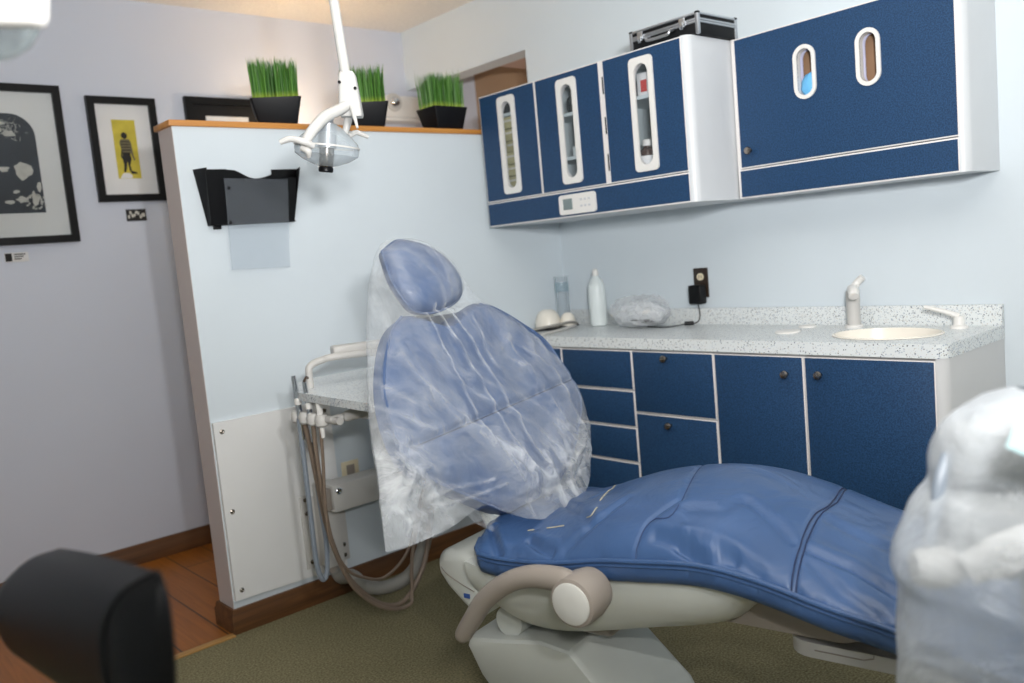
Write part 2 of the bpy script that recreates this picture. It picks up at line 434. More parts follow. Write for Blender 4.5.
# ================================================================ BACK WALL: FRAMED PRINTS
def framed(label, x0, x1, z0, z1, fw, ft=.025, y=YB):
    t = thing('framed_print', label, 'picture', ((x0 + x1) / 2, y, z0), 0, None)
    b = PLATE(lambda a, c, d: V((a, y - d, c)), rect(x0, z0, x1, z1), [rect(x0 + fw, z0 + fw, x1 - fw, z1 - fw)], ft)
    obj('frame', b, M['frame'], t)
    return t, y
t, y = framed('large black framed dark print leftmost on the lilac wall', -2.46, -1.757, 1.42, 2.055, .03)
obj('mat_board', BOX((-2.43, y - .008, 1.45), (-1.787, y - .001, 2.027)), M['mat_board'], t)
arch = [(-2.37, 1.545), (-1.868, 1.545)] + [(-1.868 - .09 + .09 * math.cos(k * PI / 16), 1.85 + .09 * math.sin(k * PI / 16)) for k in range(9)] + [(-2.28 + .09 * math.cos(PI / 2 + k * PI / 16), 1.85 + .09 * math.sin(PI / 2 + k * PI / 16)) for k in range(9)]
pr = obj('print_image', PLATE(lambda a, c, d: V((a, y - .0081 - d, c)), arch, [], .0012), M['inkblue'], t)
sp = B()
def blob(bm, cx, cz, rx, rz, yy, seed=0, n=14, rot=0):
    rr = random.Random(seed); pts = []
    for k in range(n):
        th = 2 * PI * k / n; q = 1 + rr.uniform(-.3, .3); x, z = rx * q * math.cos(th), rz * q * math.sin(th)
        pts.append((cx + x * math.cos(rot) - z * math.sin(rot), cz + x * math.sin(rot) + z * math.cos(rot)))
    b = PLATE(lambda a, c, d: V((a, yy - d, c)), pts, [], .0008); merge(bm, b)
for k, (cx, cz, rx, rz) in enumerate([(-1.93, 1.715, .03, .034), (-2.0, 1.72, .022, .01), (-1.9, 1.6, .012, .03), (-1.95, 1.6, .02, .012), (-1.99, 1.59, .018, .009), (-1.965, 1.63, .012, .006), (-2.02, 1.87, .03, .018), (-1.965, 1.86, .025, .014), (-1.99, 1.9, .02, .008), (-2.12, 1.75, .06, .05), (-2.2, 1.62, .05, .03), (-2.15, 1.87, .04, .03), (-1.88, 1.65, .008, .022)]):
    blob(sp, cx, cz, rx, rz, y - .0094, k)
for k in range(26): blob(sp, -1.9 + .028 * math.cos(k * .6) + rnd.uniform(-.008, .01), 1.588 + .028 * math.sin(k * .6), .004, .004, y - .0094, 50 + k, 8)
for k in range(70):
    cx_, cz_ = rnd.gauss(-1.98, .03), rnd.gauss(1.885, .018)
    a_ = rnd.uniform(0, PI); l_ = rnd.uniform(.004, .014); dx_, dz_ = l_ * math.cos(a_), l_ * math.sin(a_)
    flat_ = [(cx_ - dx_ - .0012, cz_ - dz_), (cx_ + dx_, cz_ + dz_ - .0012), (cx_ + dx_ + .0012, cz_ + dz_), (cx_ - dx_, cz_ - dz_ + .0012)]
    merge(sp, PLATE(lambda a, c, d: V((a, y - .0094 - d, c)), flat_, [], .0008))
obj('pale_shapes', sp, M['lightink'], pr)
obj('glazing', BOX((-2.43, y - .015, 1.45), (-1.787, y - .0135, 2.027)), M['glass'], t)

t, y = framed('black framed print of a figure on yellow, left of the partition', -1.66, -1.375, 1.579, 2.022, .03)
obj('mat_board', BOX((-1.63, y - .008, 1.609), (-1.405, y - .001, 1.994)), M['paper'], t)
pr = obj('print_image', BOX((-1.566, y - .0092, 1.678), (-1.47, y - .0081, 1.928)), M['yellow'], t)
b = B()
def flat(bm, pts, yy): merge(bm, PLATE(lambda a, c, d: V((a, yy - d, c)), pts, [], .0006))
yy = y - .0094
flat(b, ell(-1.5215, 1.861, .013, .014, 16), yy)
flat(b, [(-1.535, 1.79), (-1.506, 1.788), (-1.502, 1.762), (-1.511, 1.735), (-1.507, 1.71), (-1.488, 1.706), (-1.484, 1.697), (-1.508, 1.697), (-1.516, 1.712), (-1.521, 1.752), (-1.527, 1.72), (-1.533, 1.705), (-1.541, 1.706), (-1.536, 1.735), (-1.541, 1.766)], yy)
for k in range(4): flat(b, rect(-1.541, 1.797 + k * .012, -1.5, 1.801 + k * .012), yy - .0012)
flat(b, [(-1.541, 1.80), (-1.546, 1.765), (-1.541, 1.765), (-1.536, 1.8)], yy)
obj('dark_figure', b, M['ink'], pr)
b = B(); flat(b, [(-1.538, 1.846), (-1.504, 1.846), (-1.496, 1.83), (-1.492, 1.775), (-1.486, 1.757), (-1.493, 1.755), (-1.503, 1.785), (-1.537, 1.787), (-1.545, 1.83)], yy)
obj('shirt', b, M['skin'], pr)
b = B(); flat(b, [(-1.556, 1.685), (-1.545, 1.7), (-1.532, 1.702), (-1.518, 1.7), (-1.507, 1.69), (-1.51, 1.679), (-1.556, 1.679)], yy)

obj('pale_ground', b, M['paper'], pr)

t, y = framed('black framed dark matted print half hidden behind the partition', -1.242, -.84, 1.60, 2.04, .032)
obj('mat_board', BOX((-1.21, y - .006, 1.632), (-.872, y - .001, 2.008)), M['matteblack'], t)
obj('print_image', BOX((-1.147, y - .008, 1.69), (-.94, y - .0062, 1.958)), M['paper'], t)

def placard(x0, x1, z0, z1, label, dark):
    t = thing('caption_card', label, 'label', ((x0 + x1) / 2, YB, z0))
    obj('card', BOX((x0, YB - .004, z0), (x1, YB - .0005, z1), .0008), M['paper'] if not dark else M['ink'], t)
    b = B()
    if dark:
        for k in range(9): blob(b, x0 + .01 + k * (x1 - x0 - .02) / 8, (z0 + z1) / 2 + rnd.uniform(-.012, .012), .005, .008, YB - .0041, 80 + k, 8)
        obj('picture_marks', b, M['lightink'] , t)
    else:
        box(b, (x0 + .002, YB - .0052, z0 + .003), (x0 + .026, YB - .0041, z1 - .003))
        for k in range(3): box(b, (x0 + .034, YB - .0052, z1 - .01 - k * .009), (x1 - .01 - k * .008, YB - .0041, z1 - .006 - k * .009))
        obj('print_marks', b, M['ink'], t)
placard(-1.554, -1.47, 1.495, 1.546, 'small dark picture card under the yellow figure print', True)
placard(-2.041, -1.955, 1.353, 1.391, 'small white caption card under the large dark print', False)

# unit on the back wall, by the passage
t = thing('emergency_light', 'white wall unit with round chrome lamp behind the grass pots', 'light fixture', (-.04, YB, 1.95))
obj('housing', BOX((-.24, .985, 1.965), (.035, YB, 2.085), .018, 3), M['white'], t)
obj('bottom_lip', BOX((-.245, .978, 1.95), (.04, YB, 1.968), .006), M['white'], t)
obj('lamp', LATHE([(0.002, .03), (.018, .026), (.028, .012), (.03, 0), (.03, -.01)], at(394, 102.5, 'y', .985), (0, -1, 0)), M['chrome'], t)
obj('lamp_ring', LATHE([(.03, .001), (.046, .001), (.05, -.008), (.046, .0), (.046, .006), (.032, .008)], at(394, 102.5, 'y', .983), (0, -1, 0)), M['pale'], t)

# torchiere behind the partition
ly = .83; lx = at(311, 117, 'y', ly).x
t = thing('floor_lamp', 'uplight floor lamp with glowing bowl behind the partition', 'lamp', (lx, ly, 0))
obj('base', LATHE([(.13, 0), (.13, .012), (.12, .022), (.02, .035)], (lx, ly, 0)), M['matteblack'], t)
obj('pole', LATHE([(.012, .03), (.012, 1.78)], (lx, ly, 0), seg=12), M['matteblack'], t)
bo = [(.02, 1.78), (.06, 1.79), (.10, 1.815), (.125, 1.85), (.13, 1.862)]
obj('bowl', LATHE(bo, (lx, ly, 0), cap=False), M['bowl'], t)
obj('rim', LATHE([(.130, 1.860), (.134, 1.860), (.134, 1.868), (.130, 1.868), (.130, 1.860)], (lx, ly, 0), cap=False), M['matteblack'], t)

# ================================================================ PLANTERS ON THE CAP
CAPZ = PH + .0198
def planter(label, cx, cy, rz, seed):
    t = thing('grass_planter', label, 'planter', (cx, cy, CAPZ), rz, 'grass planters on the partition cap')
    T = W[t]
    def sq(h, z, r=.008, n=3): h *= .86; return [T @ V((a, b, z * .88)) for a, b in rrect(-h, -h * .74, h, h * .74, r, n)]
    b = B(); loft(b, [sq(.074, 0), sq(.078, .004), sq(.1, .094), sq(.102, .1), sq(.102, .104), sq(.093, .104), sq(.091, .09)])
    obj('pot', b, M['pot'], t)
    b = B(); R = random.Random(seed)
    for k in range(1100):
        x, yv = R.uniform(-.078, .078), R.uniform(-.056, .056)
        h = R.uniform(.124, .163) * (1 if R.random() > .05 else 1.08); w = R.uniform(.0008, .0015)
        ph = R.uniform(0, 2 * PI); ln = R.uniform(0, .009)
        dx, dy = (x * .06 + math.cos(ph) * ln), (yv * .1 + math.sin(ph) * ln)
        a = R.uniform(0, PI); wx, wy = math.cos(a) * w, math.sin(a) * w
        z0 = .074
        pts = [(x + dx * q * q, yv + dy * q * q, z0 + h * q) for q in (0, .5, .85, 1)]
        vs = []
        for q, (px, py, pz) in zip((1, .9, .6, .05), pts): vs.append((b.verts.new(T @ V((px - wx * q, py - wy * q, pz))), b.verts.new(T @ V((px + wx * q, py + wy * q, pz)))))
        for i in range(3): b.faces.new((vs[i][0], vs[i][1], vs[i + 1][1], vs[i + 1][0]))
    obj('grass', b, M['grass'], t, recalc=False, smooth=0, kind='stuff')
    return t
planter('black planter of artificial grass beside the dark framed print, leftmost pot', -1.322, .055, -.45, 3)
planter('black planter of artificial grass behind the lamp pole, middle pot', -.95, .055, -.5, 4)
planter('black planter of artificial grass next to the wall cabinet, rightmost pot', -.572, .058, .03, 5)

# ================================================================ FILE POCKET + SLEEVE ON THE PARTITION
t = thing('file_pocket', 'black wall file pocket hung on the partition', 'file holder', (-1.49, 0, 1.39))
# back plate, tapered front with a dipped lip, side gussets
def pk(u, v, y): p = at(u, v, 'y', y); return (p.x, p.z)
dipx = [(234, 170.4), (239, 172.6), (244, 175.2), (249, 177.4), (254, 178.5), (259, 178.3), (265, 176.8), (271, 174.6)]
back_o = [(-1.651, 1.392), (-1.341, 1.392), (-1.294, 1.577)] + [pk(271, 169.6, -.002)] + [(x, z - .02) for x, z in [pk(u, v, -.002) for u, v in dipx[::-1]]] + [(-1.565, 1.578), (-1.678, 1.577)]
obj('back_plate', PLATE(lambda a, c, d: V((a, -.001 - d, c)), back_o, [], .003), M['black'], t)
lip = [(-1.648, 1.392), (-1.344, 1.392), pk(296, 178, -.048)] + [pk(u, v, -.047) for u, v in dipx[::-1]] + [pk(225, 169.6, -.05), pk(205, 169.8, -.05)]
obj('front_panel', PLATE(lambda a, c, d: V((a, -.022 - (c - 1.392) * .16 - d, c)), lip, [], .003), M['black'], t)
for xs, nm in ((-1, 'side_panel'), (1, 'side_panel')):
    xb, xt = (-1.651, -1.678) if xs < 0 else (-1.341, -1.297)
    xf, xft = (-1.648, -1.655) if xs < 0 else (-1.344, -1.315)
    b = B(); p = [V((xb, -.001, 1.392)), V((xf, -.024, 1.392)), V((xft, -.054, 1.577)), V((xt, -.001, 1.577))]
    loft(b, [p, [q + V((-.003 * xs, 0, 0)) for q in p]]); obj(nm, b, M['matteblack'], t)
obj('bottom', BOX((-1.651, -.026, 1.390), (-1.341, -.001, 1.394)), M['black'], t)
obj('mounting_tab', BOX((-1.634, -.012, 1.378), (-1.608, -.001, 1.392), .002), M['black'], t)
t = thing('page_protector', 'clear punched plastic sleeve hanging over the black file pocket', 'sleeve', (-1.47, -.06, 1.24))
sc_ = [pk(u, v, -.06) for u, v in ((232.3, 269.5), (290.4, 266.5), (287.9, 179.1), (224.7, 178.2))]
hs_ = [pk(229, 188, -.06), pk(231, 222.5, -.06)]
obj('sleeve', PLATE(lambda a, c, d: V((a, -.0575 - d, c)), sc_, [ell(x, z, .004, .004, 12) for x, z in hs_], .0012), M['sleeve'], t)
for x, z in hs_: obj('hole_ring', LATHE([(.0038, 0), (.006, .0006), (.006, .0002)], (x, -.0589, z), (0, -1, 0), 12), M['black'], t)
obj('edge_seam', TUBE([(x, -.0582, z) for x, z in (sc_[1], sc_[0], sc_[3])], .0014, 6), M['sleeve'], t)

# ================================================================ ACCESS PANEL
t = thing('access_panel', 'white screwed-on access panel low on the partition', 'panel', (-1.5, 0, .11))
b = PLATE(lambda a, c, d: V((a, -.0005 - d, c)), [(-1.724, .114), (-1.285, .104)] + [(-1.285 - q / 10 * .439, .735 - .004 * (1 - (q / 5 - 1) ** 2) * 0 + .0 ) for q in range(11)], [], .014)
obj('board', b, M['board'], t)
for x, z in [(at(222, 431.7, 'y', -.015).x, at(222, 431.7, 'y', -.015).z), (at(232.4, 511.7, 'y', -.015).x, at(232.4, 511.7, 'y', -.015).z), (at(242, 590, 'y', -.015).x, at(242, 590, 'y', -.015).z), (-1.31, .7)]:
    obj('screw', LATHE([(.0085, 0), (.008, .003), (.005, .0045), (.0025, .003)], (x, -.0145, z), (0, -1, 0), 14), M['nickel'], t)

# ================================================================ WALL CABINETS
def wallface(x):           # (a=y, b=z, c=outwards towards -x)
    return lambda a, c, d: V((x - d, a, c))
def slot(cy, z0, z1, hw, n=9):
    out = []
    for k in range(n + 1): out.append((cy + hw * math.cos(k / n * PI), z1 - hw + hw * math.sin(k / n * PI)))
    for k in range(n + 1): out.append((cy + hw * math.cos(PI + k / n * PI), z0 + hw + hw * math.sin(PI + k / n * PI)))
    return out
def knob(parent, x, y, z, ax=(-1, 0, 0)):
    k = obj('knob', LATHE([(.006, 0), (.0055, .008), (.0075, .013), (.0125, .016), (.0135, .021), (.011, .026), (.004, .0275)], (x, y, z), ax, 18), M['nickel'], parent)
    return k

def uppercab(label, x, y0, y1, z0, z1, zmid, doors, rfill):
    """y0 > y1; hollow carcass, doors = list of (y0, y1, slots)"""
    t = thing('upper_cabinet', label, 'cabinet', (x / 2, (y0 + y1) / 2, z0))
    th = .016; xf = x + .02
    b = B()
    box(b, (xf, y0 - th, z0 + .02), (-.001, y0, z1)); 
    box(b, (xf, y1 + .03, z1 - th), (-.001, y0, z1)); box(b, (xf, y1 + .03, zmid - .018), (-.001, y0, zmid - .002))
    box(b, (-.012, y1 + .02, z0 + .02), (-.001, y0, z1))
    obj('carcass', b, M['cab_in'], t)
    # finished side with rounded front edge
    r = .028; prof = [(-.001, y1 + .022), (-.001, y1)] + [(x + r - r * math.sin(k * PI / 12), y1 + r - r * math.cos(k * PI / 12)) for k in range(7)] + [(x, y1 + .022 + .006)]
    pb = B(); loft(pb, [[V((p[0], p[1], z)) for p in prof] for z in (z0, z1)]); obj('side_panel', pb, M['whitelam'], t)
    obj('bottom_panel', BOX((x + .004, y1 + .02, z0 + .001), (-.001, y0, z0 + .017)), M['whitelam'], t)
    # rail below the doors
    ye = y1 + .0265
    obj('rail', BOX((x + .0, ye, z0), (x + .018, y0, zmid - .003), .001), M['edgeband'], t)
    obj('rail_face', BOX((x - .0015, ye + .003, z0 + .005), (x + .002, y0 - .003, zmid - .008)), M['blue'], t)
    return t
# left unit
Z0, Z1, ZM = 1.3234, 1.858, 1.4245
t1 = uppercab('deep blue wall cabinet with three oval-windowed doors', -.465, -.0568, -1.1115, Z0, Z1, ZM, None, None)
def door(parent, x, y0, y1, z0, z1, frames, kn=None, wide=False):
    hs = [slot(cy, a, c, hw + (0 if wide else .014)) for cy, a, c, hw, _ in frames]
    d = obj('door', PLATE(lambda a, c, d: V((x + .018 - d, a, c)), rect(y1, z0, y0, z1), hs, .018), M['edgeband'], parent)
    obj('laminate', PLATE(lambda a, c, d: V((x - d, a, c)), rect(y1 + .004, z0 + .004, y0 - .004, z1 - .004), hs, .0015), M['blue'], d)
    for (cy, a, c, hw, fo) in frames:
        if wide: out = slot(cy, a - fo, c + fo, hw + fo, 12); inn = slot(cy, a, c, hw, 12)
        else: out = rrect(cy - .051, a - .022, cy + .051, c + .022, .016); inn = slot(cy, a, c, hw, 9)
        obj('window_surround', PLATE(lambda p, q, d: V((x - .0012 - d, p, q)), out, [inn], .006), M['white'], d)
        if not wide: obj('window_pane', PLATE(lambda p, q, d: V((x - .0012 + .003 - d, p, q)), slot(cy, a - .006, c + .006, hw + .006), [], .002), M['glass'], d)
    if kn: knob(d, x - .001, *kn)
    return d
for (a, b_) in ((-.0575, -.388), (-.392, -.727)):
    pass
door(t1, -.465, -.0575, -.389, ZM, Z1 - .002, [(-.2235, 1.469, 1.811, .029, 0)])
door(t1, -.465, -.3935, -.7255, ZM, Z1 - .002, [(-.561, 1.469, 1.810, .029, 0)])
d3 = door(t1, -.465, -.7425, -1.0855, ZM, Z1 - .002, [(-.917, 1.469, 1.808, .030, 0)])
obj('stile', BOX((-.463, -.741, ZM), (-.447, -.727, Z1 - .002)), M['edgeband'], t1)
for z in (1.50, 1.63, 1.77): obj('hinge', BOX((-.4655, -.7415, z - .03), (-.458, -.736, z + .03), .001), M['matteblack'], t1)
for k, (ya, yb) in enumerate(((-.0728, -.39), (-.392, -.735), (-.735, -1.08))):
    pass
obj('partition_board', BOX((-.445, -.399, ZM), (-.012, -.384, Z1 - .016)), M['cab_in'], t1)
obj('partition_board', BOX((-.445, -.742, ZM), (-.012, -.727, Z1 - .016)), M['cab_in'], t1)
for ya, yb, z in ((-.399, -.727, 1.712), (-.399, -.727, 1.55), (-.742, -1.085, 1.708), (-.0728, -.384, 1.772)):
    obj('shelf', BOX((-.44, yb, z - .012), (-.012, ya, z)), M['cab_in'], t1)
# controller in the rail
cp = obj('control_panel', PLATE(lambda a, c, d: V((-.466 - d, a, c)), rrect(-.668, 1.334, -.481, 1.408, .012), [], .008), M['white'], t1, label='white control panel with small screen')
obj('screen', BOX((-.4755, -.5515, 1.352), (-.4738, -.504, 1.393), .001), M['lcd'], cp)
for i in range(3):
    for j in range(2): obj('button', BOX((-.4752, -.592 - i * .02 - .012, 1.357 + j * .024), (-.4738, -.592 - i * .02, 1.365 + j * .024), .0008), M['button'], cp)
# contents
for k in range(7):
    z = 1.4255 + k * .0475; yo = .03 + .008 * ((k * 3) % 4 - 1.5)
    o = thing('carton', '', 'carton', (-.40, -.215 + yo, z))
    tag(o, 'beige carton in the stack behind the first cabinet door window, %s' % ('bottom box', 'second box up', 'third box up', 'fourth box up', 'fifth box up', 'sixth box up', 'topmost box')[k], 'carton', 'cartons stacked in the wall cabinet')
    w = .05 + .012 * ((k * 5) % 3)
    obj('box_body', BOX((-.44 + .006 * ((k * 5) % 3), -.235 - w + yo, z), (-.33, -.205 + w * .5 + yo, z + .046), .004), M['beigebox'], o)
    obj('flap', BOX((-.4415 + .006 * ((k * 5) % 3), -.23 - w * .5 + yo, z + .026), (-.4395 + .006 * ((k * 5) % 3), -.21 + w * .3 + yo, z + .034)), M['lightink'], o)
def jar(name, label, cx, cy, z, r, h, m, lidm, lab=None, group=None, cat='bottle'):
    o = thing(name, label, cat, (cx, cy, z), 0, group)
    obj('body', LATHE([(r * .9, 0), (r, .004), (r, h * .66), (r * .9, h * .74), (r * .45, h * .8), (r * .45, h * .86)], (cx, cy, z), seg=18), m, o)
    obj('cap', LATHE([(r * .55, h * .84), (r * .55, h * .97), (r * .5, h)], (cx, cy, z), seg=16), lidm, o)
    if lab: obj('paper_label', LATHE([(r * 1.01, h * .2), (r * 1.015, h * .25), (r * 1.015, h * .55), (r * 1.01, h * .58)], (cx, cy, z), seg=18, cap=False), lab, o)
    return o
jar('bottle', 'dark bottle with white label behind the lower third door window', -.405, -.872, 1.4255, .032, .135, M['brownglass'], M['white'], M['paper'])
jar('bottle', 'pale tub on the cabinet floor by the dark bottle', -.425, -.925, 1.4255, .014, .04, M['bottle'], M['white'])
o = thing('medicine_box', 'white and red box on the upper shelf in the third window', 'carton', (-.4, -.89, 1.708))
obj('box_body', BOX((-.43, -.915, 1.708), (-.37, -.865, 1.785), .002), M['paper'], o); obj('red_panel', BOX((-.4318, -.908, 1.72), (-.43, -.882, 1.76)), M['red'], o)
o = thing('dark_flask', 'dark bottle on the top shelf behind the second door window', 'bottle', (-.4, -.575, 1.712))
obj('body', LATHE([(.026, 0), (.028, .01), (.028, .055), (.014, .07), (.014, .08)], (-.4, -.535, 1.712), seg=16), M['black'], o); obj('cap', LATHE([(.016, .078), (.016, .092)], (-.4, -.535, 1.712), seg=14), M['matteblack'], o)
jar('bottle', 'small white pot on the middle shelf in the second window', -.405, -.54, 1.55, .022, .05, M['bottle'], M['white'])
o = thing('instrument_box', 'black box on the top shelf over the beige cartons', 'box', (-.4, -.22, 1.7725))
obj('box_body', BOX((-.43, -.235, 1.7725), (-.36, -.155, 1.80), .003), M['black'], o); obj('lid', BOX((-.432, -.237, 1.80), (-.358, -.153, 1.812), .003), M['matteblack'], o)

# right unit
t2 = uppercab('shallow blue wall cabinet with two oval dispenser holes', -.2288, -1.117, -1.8636, Z0, Z1, ZM + .0, None, None)
door(t2, -.2288, -1.128, -1.8395, ZM, Z1 - .002, [(-1.3835, 1.625, 1.769, .0255, .0125), (-1.590, 1.625, 1.769, .0255, .0125)], (-1.171, 1.481), wide=True)
obj('side_trim', BOX((-.2305, -1.1275, Z0), (-.2, -1.117, Z1), .002), M['edgeband'], t2)
for cy, lab, kind in ((-1.3835, 'lilac box with blue glove showing through the first oval hole', 0), (-1.59, 'lilac carton with brown lining showing through the second oval hole', 1)):
    o = thing('glove_box', lab, 'box', (-.12, cy, ZM))
    obj('box_body', PLATE(lambda a, c, d: V((-.186 - d, a, c)), rect(cy - .1, ZM + .001, cy + .1, ZM + .37), [slot(cy, 1.62, 1.772, .029)], .006), M['lilac'], o)
    obj('inner_carton', BOX((-.17, cy - .09, ZM + .001), (-.03, cy + .09, ZM + .36), .004), M['brownbox'], o)
    if kind == 0:
        b = B(); lathe(b, [(.002, 0), (.03, .006), (.042, .03), (.04, .06), (.03, .075), (.012, .085)], (-.196, cy - .012, 1.612), (0, 0, 1), 20)
        for v in b.verts: v.co += noise.noise_vector(v.co * 60) * .007
        obj('blue_glove', b, M['bluetint'], o)

# flight case on the left unit
t = thing('flight_case', 'black and aluminium carry case on top of the wall cabinet', 'case', (-.31, -.98, Z1))
cx0, cx1, cy0, cy1, cz = -.428, -.205, -.845, -1.132, Z1
obj('lower_shell', BOX((cx0 + .003, cy1 + .003, cz + .001), (cx1 - .003, cy0 - .003, cz + .045), .002), M['matteblack'], t)
obj('lid_shell', BOX((cx0 + .003, cy1 + .003, cz + .047), (cx1 - .003, cy0 - .003, cz + .071), .002), M['matteblack'], t)
b = B()
for z in (.037, .045, .063): 
    for p, q in (((cx0, cy1, cz + z), (cx0 + .006, cy0, cz + z + .0075)), ((cx1 - .006, cy1, cz + z), (cx1, cy0, cz + z + .0075)), ((cx0, cy1, cz + z), (cx1, cy1 + .006, cz + z + .0075)), ((cx0, cy0 - .006, cz + z), (cx1, cy0, cz + z + .0075))): box(b, p, q, .002)
obj('metal_edging', b, M['alu'], t)
for px in (cx0, cx1 - .012):
    for py in (cy1, cy0 - .012): obj('corner_post', BOX((px - .001, py - .001, cz + .0005), (px + .013, py + .013, cz + .071), .004), M['alu'], t); obj('corner_cap', BOX((px - .002, py - .002, cz + .064), (px + .014, py + .014, cz + .0735), .005), M['black'], t)
for py in (cy0 - .05, cy1 + .06):
    la = obj('latch', BOX((cx0 - .006, py - .012, cz + .03), (cx0 + .001, py + .012, cz + .062), .002), M['chrome'], t)
    obj('latch_tongue', BOX((cx0 - .01, py - .007, cz + .024), (cx0 - .005, py + .007, cz + .048), .002), M['chrome'], la)
b = B(); tube(b, [(cx0, cy0 - .09, cz + .036), (cx0 - .02, cy0 - .09, cz + .03), (cx0 - .024, cy0 - .1, cz + .02), (cx0 - .024, cy1 + .11, cz + .02), (cx0 - .02, cy1 + .1, cz + .03), (cx0, cy1 + .1, cz + .036)], .005, 8, 4)
obj('handle', b, M['alu'], t)
obj('handle_plate', BOX((cx0 - .003, cy1 + .09, cz + .026), (cx0 + .001, cy0 - .08, cz + .037), .001), M['black'], t)

# ================================================================ BASE CABINETS
XF = -.43; ZT = .82; ZB = .10
def basecab(label, y0, y1):
    t = thing('base_cabinet', label, 'cabinet', (XF / 2, (y0 + y1) / 2, 0))
    b = B(); box(b, (XF + .02, y1, ZB), (-.001, y0, ZT - .001)); box(b, (XF + .07, y1, 0), (-.001, y0, ZB))
    obj('carcass', b, M['edgeband'], t)
    return t
def front(parent, nm, y0, y1, z0, z1, kn=None):
    d = obj(nm, BOX((XF, y1, z0), (XF + .0195, y0, z1), .0015), M['edgeband'], parent)
    obj('laminate', BOX((XF - .0015, y1 + .0035, z0 + .0035), (XF + .002, y0 - .0035, z1 - .0035), .0005), M['blue'], d)
    if kn: knob(d, XF - .001, *kn)
t = basecab('corner base cabinet mostly hidden behind the bagged chair back', -.001, -.381)
front(t, 'door', -.03, -.3795, ZB + .005, .815)
t = basecab('base cabinet with a column of four blue drawers', -.382, -.746)
zs = [.815, .6625, .522, .3865, .11]
for k in range(4): front(t, 'drawer', -.3835, -.7445, zs[k + 1] + .002, zs[k] - .002)
t = basecab('base cabinet with two deep blue drawers with knobs', -.747, -1.106)
front(t, 'drawer', -.7485, -1.1045, .584, .813, (-.908, .79)); front(t, 'drawer', -.7485, -1.1045, .11, .580, (-.908, .548))
t = basecab('sink base cabinet with two blue doors at the counter end', -1.107, -1.835)
front(t, 'door', -1.109, -1.4355, .11, .813, (-1.380, .757)); front(t, 'door', -1.4395, -1.831, .11, .813, (-1.493, .760))
r = .03; y1 = -1.862; prof = [(-.001, y1 + .025), (-.001, y1)] + [(XF + r - r * math.sin(k * PI / 12), y1 + r - r * math.cos(k * PI / 12)) for k in range(7)] + [(XF, y1 + .03)]
pb = B(); loft(pb, [[V((p[0], p[1], z)) for p in prof] for z in (0, ZT - .0005)]); obj('end_panel', pb, M['endgrey'], t)

# worktop
CT = .86
t = thing('countertop', 'white speckled worktop with backsplash over the blue cabinets', 'countertop', (-.22, -.93, ZT))
SX, SY = -.240, -1.612
rc = .035
out = [(-.001, -.001), (-.434, -.001)] + [(-.434 + rc - rc * math.cos(k * PI / 12), -1.864 + rc - rc * math.sin(k * PI / 12)) for k in range(7)] + [(-.001, -1.864)]
slab = PLATE(lambda a, c, d: V((a, c, ZT + d)), out, [ell(SX, SY, .132, .158, 40)], .04)
obj('slab', slab, M['granite'], t)
obj('backsplash', BOX((-.0208, -1.864, CT - .001), (-.001, -.001, CT + .0638), .0015), M['granite'], t)
b = B(); pr_ = [(1.04, .0012), (1.03, .004), (.985, .004), (.97, -.005), (.93, -.05), (.8, -.095), (.5, -.12), (.14, -.128)]
rings = [[V((SX + .132 * q * math.cos(2 * PI * j / 40), SY + .158 * q * math.sin(2 * PI * j / 40), CT + h)) for j in range(40)] for q, h in pr_]
loft(b, rings, False); bs = obj('sink_basin', b, M['cream'], t, label='cream oval sink basin')
obj('drain', LATHE([(.03, 0), (.03, .003), (.02, .004), (.006, .002)], (SX, SY, CT - .1285), seg=20), M['chrome'], bs)

# tap
fx, fy = -.085, -1.432
t = thing('tap', 'white single-lever tap at the back of the sink', 'tap', (fx, fy, CT))
obj('base', LATHE([(.029, 0), (.029, .006), (.026, .010)], (fx, fy, CT)), M['white'], t)
obj('column', LATHE([(.0215, .008), (.021, .05), (.0225, .1), (.021, .122), (.012, .13)], (fx, fy, CT)), M['pale'], t)
obj('spout', TUBE([(fx + .01, fy, CT + .118), (fx - .03, fy - .015, CT + .130), (fx - .075, fy - .04, CT + .126), (fx - .09, fy - .048, CT + .112)], [.018, .018, .017, .016], 14, 6), M['white'], t)
obj('lever', TUBE([(fx, fy, CT + .125), (fx + .012, fy - .012, CT + .15), (fx + .014, fy - .03, CT + .166)], [.016, .012, .012], 12, 5), M['white'], t)
sx, sy = -.085, -1.765
t = thing('soap_pump', 'white soap pump with long spout right of the sink', 'dispenser', (sx, sy, CT))
obj('collar', LATHE([(.026, 0), (.025, .006), (.016, .012), (.015, .034), (.012, .038)], (sx, sy, CT)), M['white'], t)
obj('spout', TUBE([(sx, sy, CT + .036), (sx - .01, sy + .03, CT + .05), (sx - .03, sy + .09, CT + .07)], [.011, .008, .006], 12, 5), M['white'], t)
for (dx, dy, rr, lab) in ((-.228, -1.27, .042, 'white round cap lying flat near the counter front'), (-.085, -1.262, .03, 'smaller white round cap near the backsplash')):
    t = thing('hole_cover', lab, 'cover', (dx, dy, CT))
    obj('disc', LATHE([(rr, 0), (rr, .004), (rr * .9, .007), (rr * .3, .0075)], (dx, dy, CT), seg=28), M['white'], t)

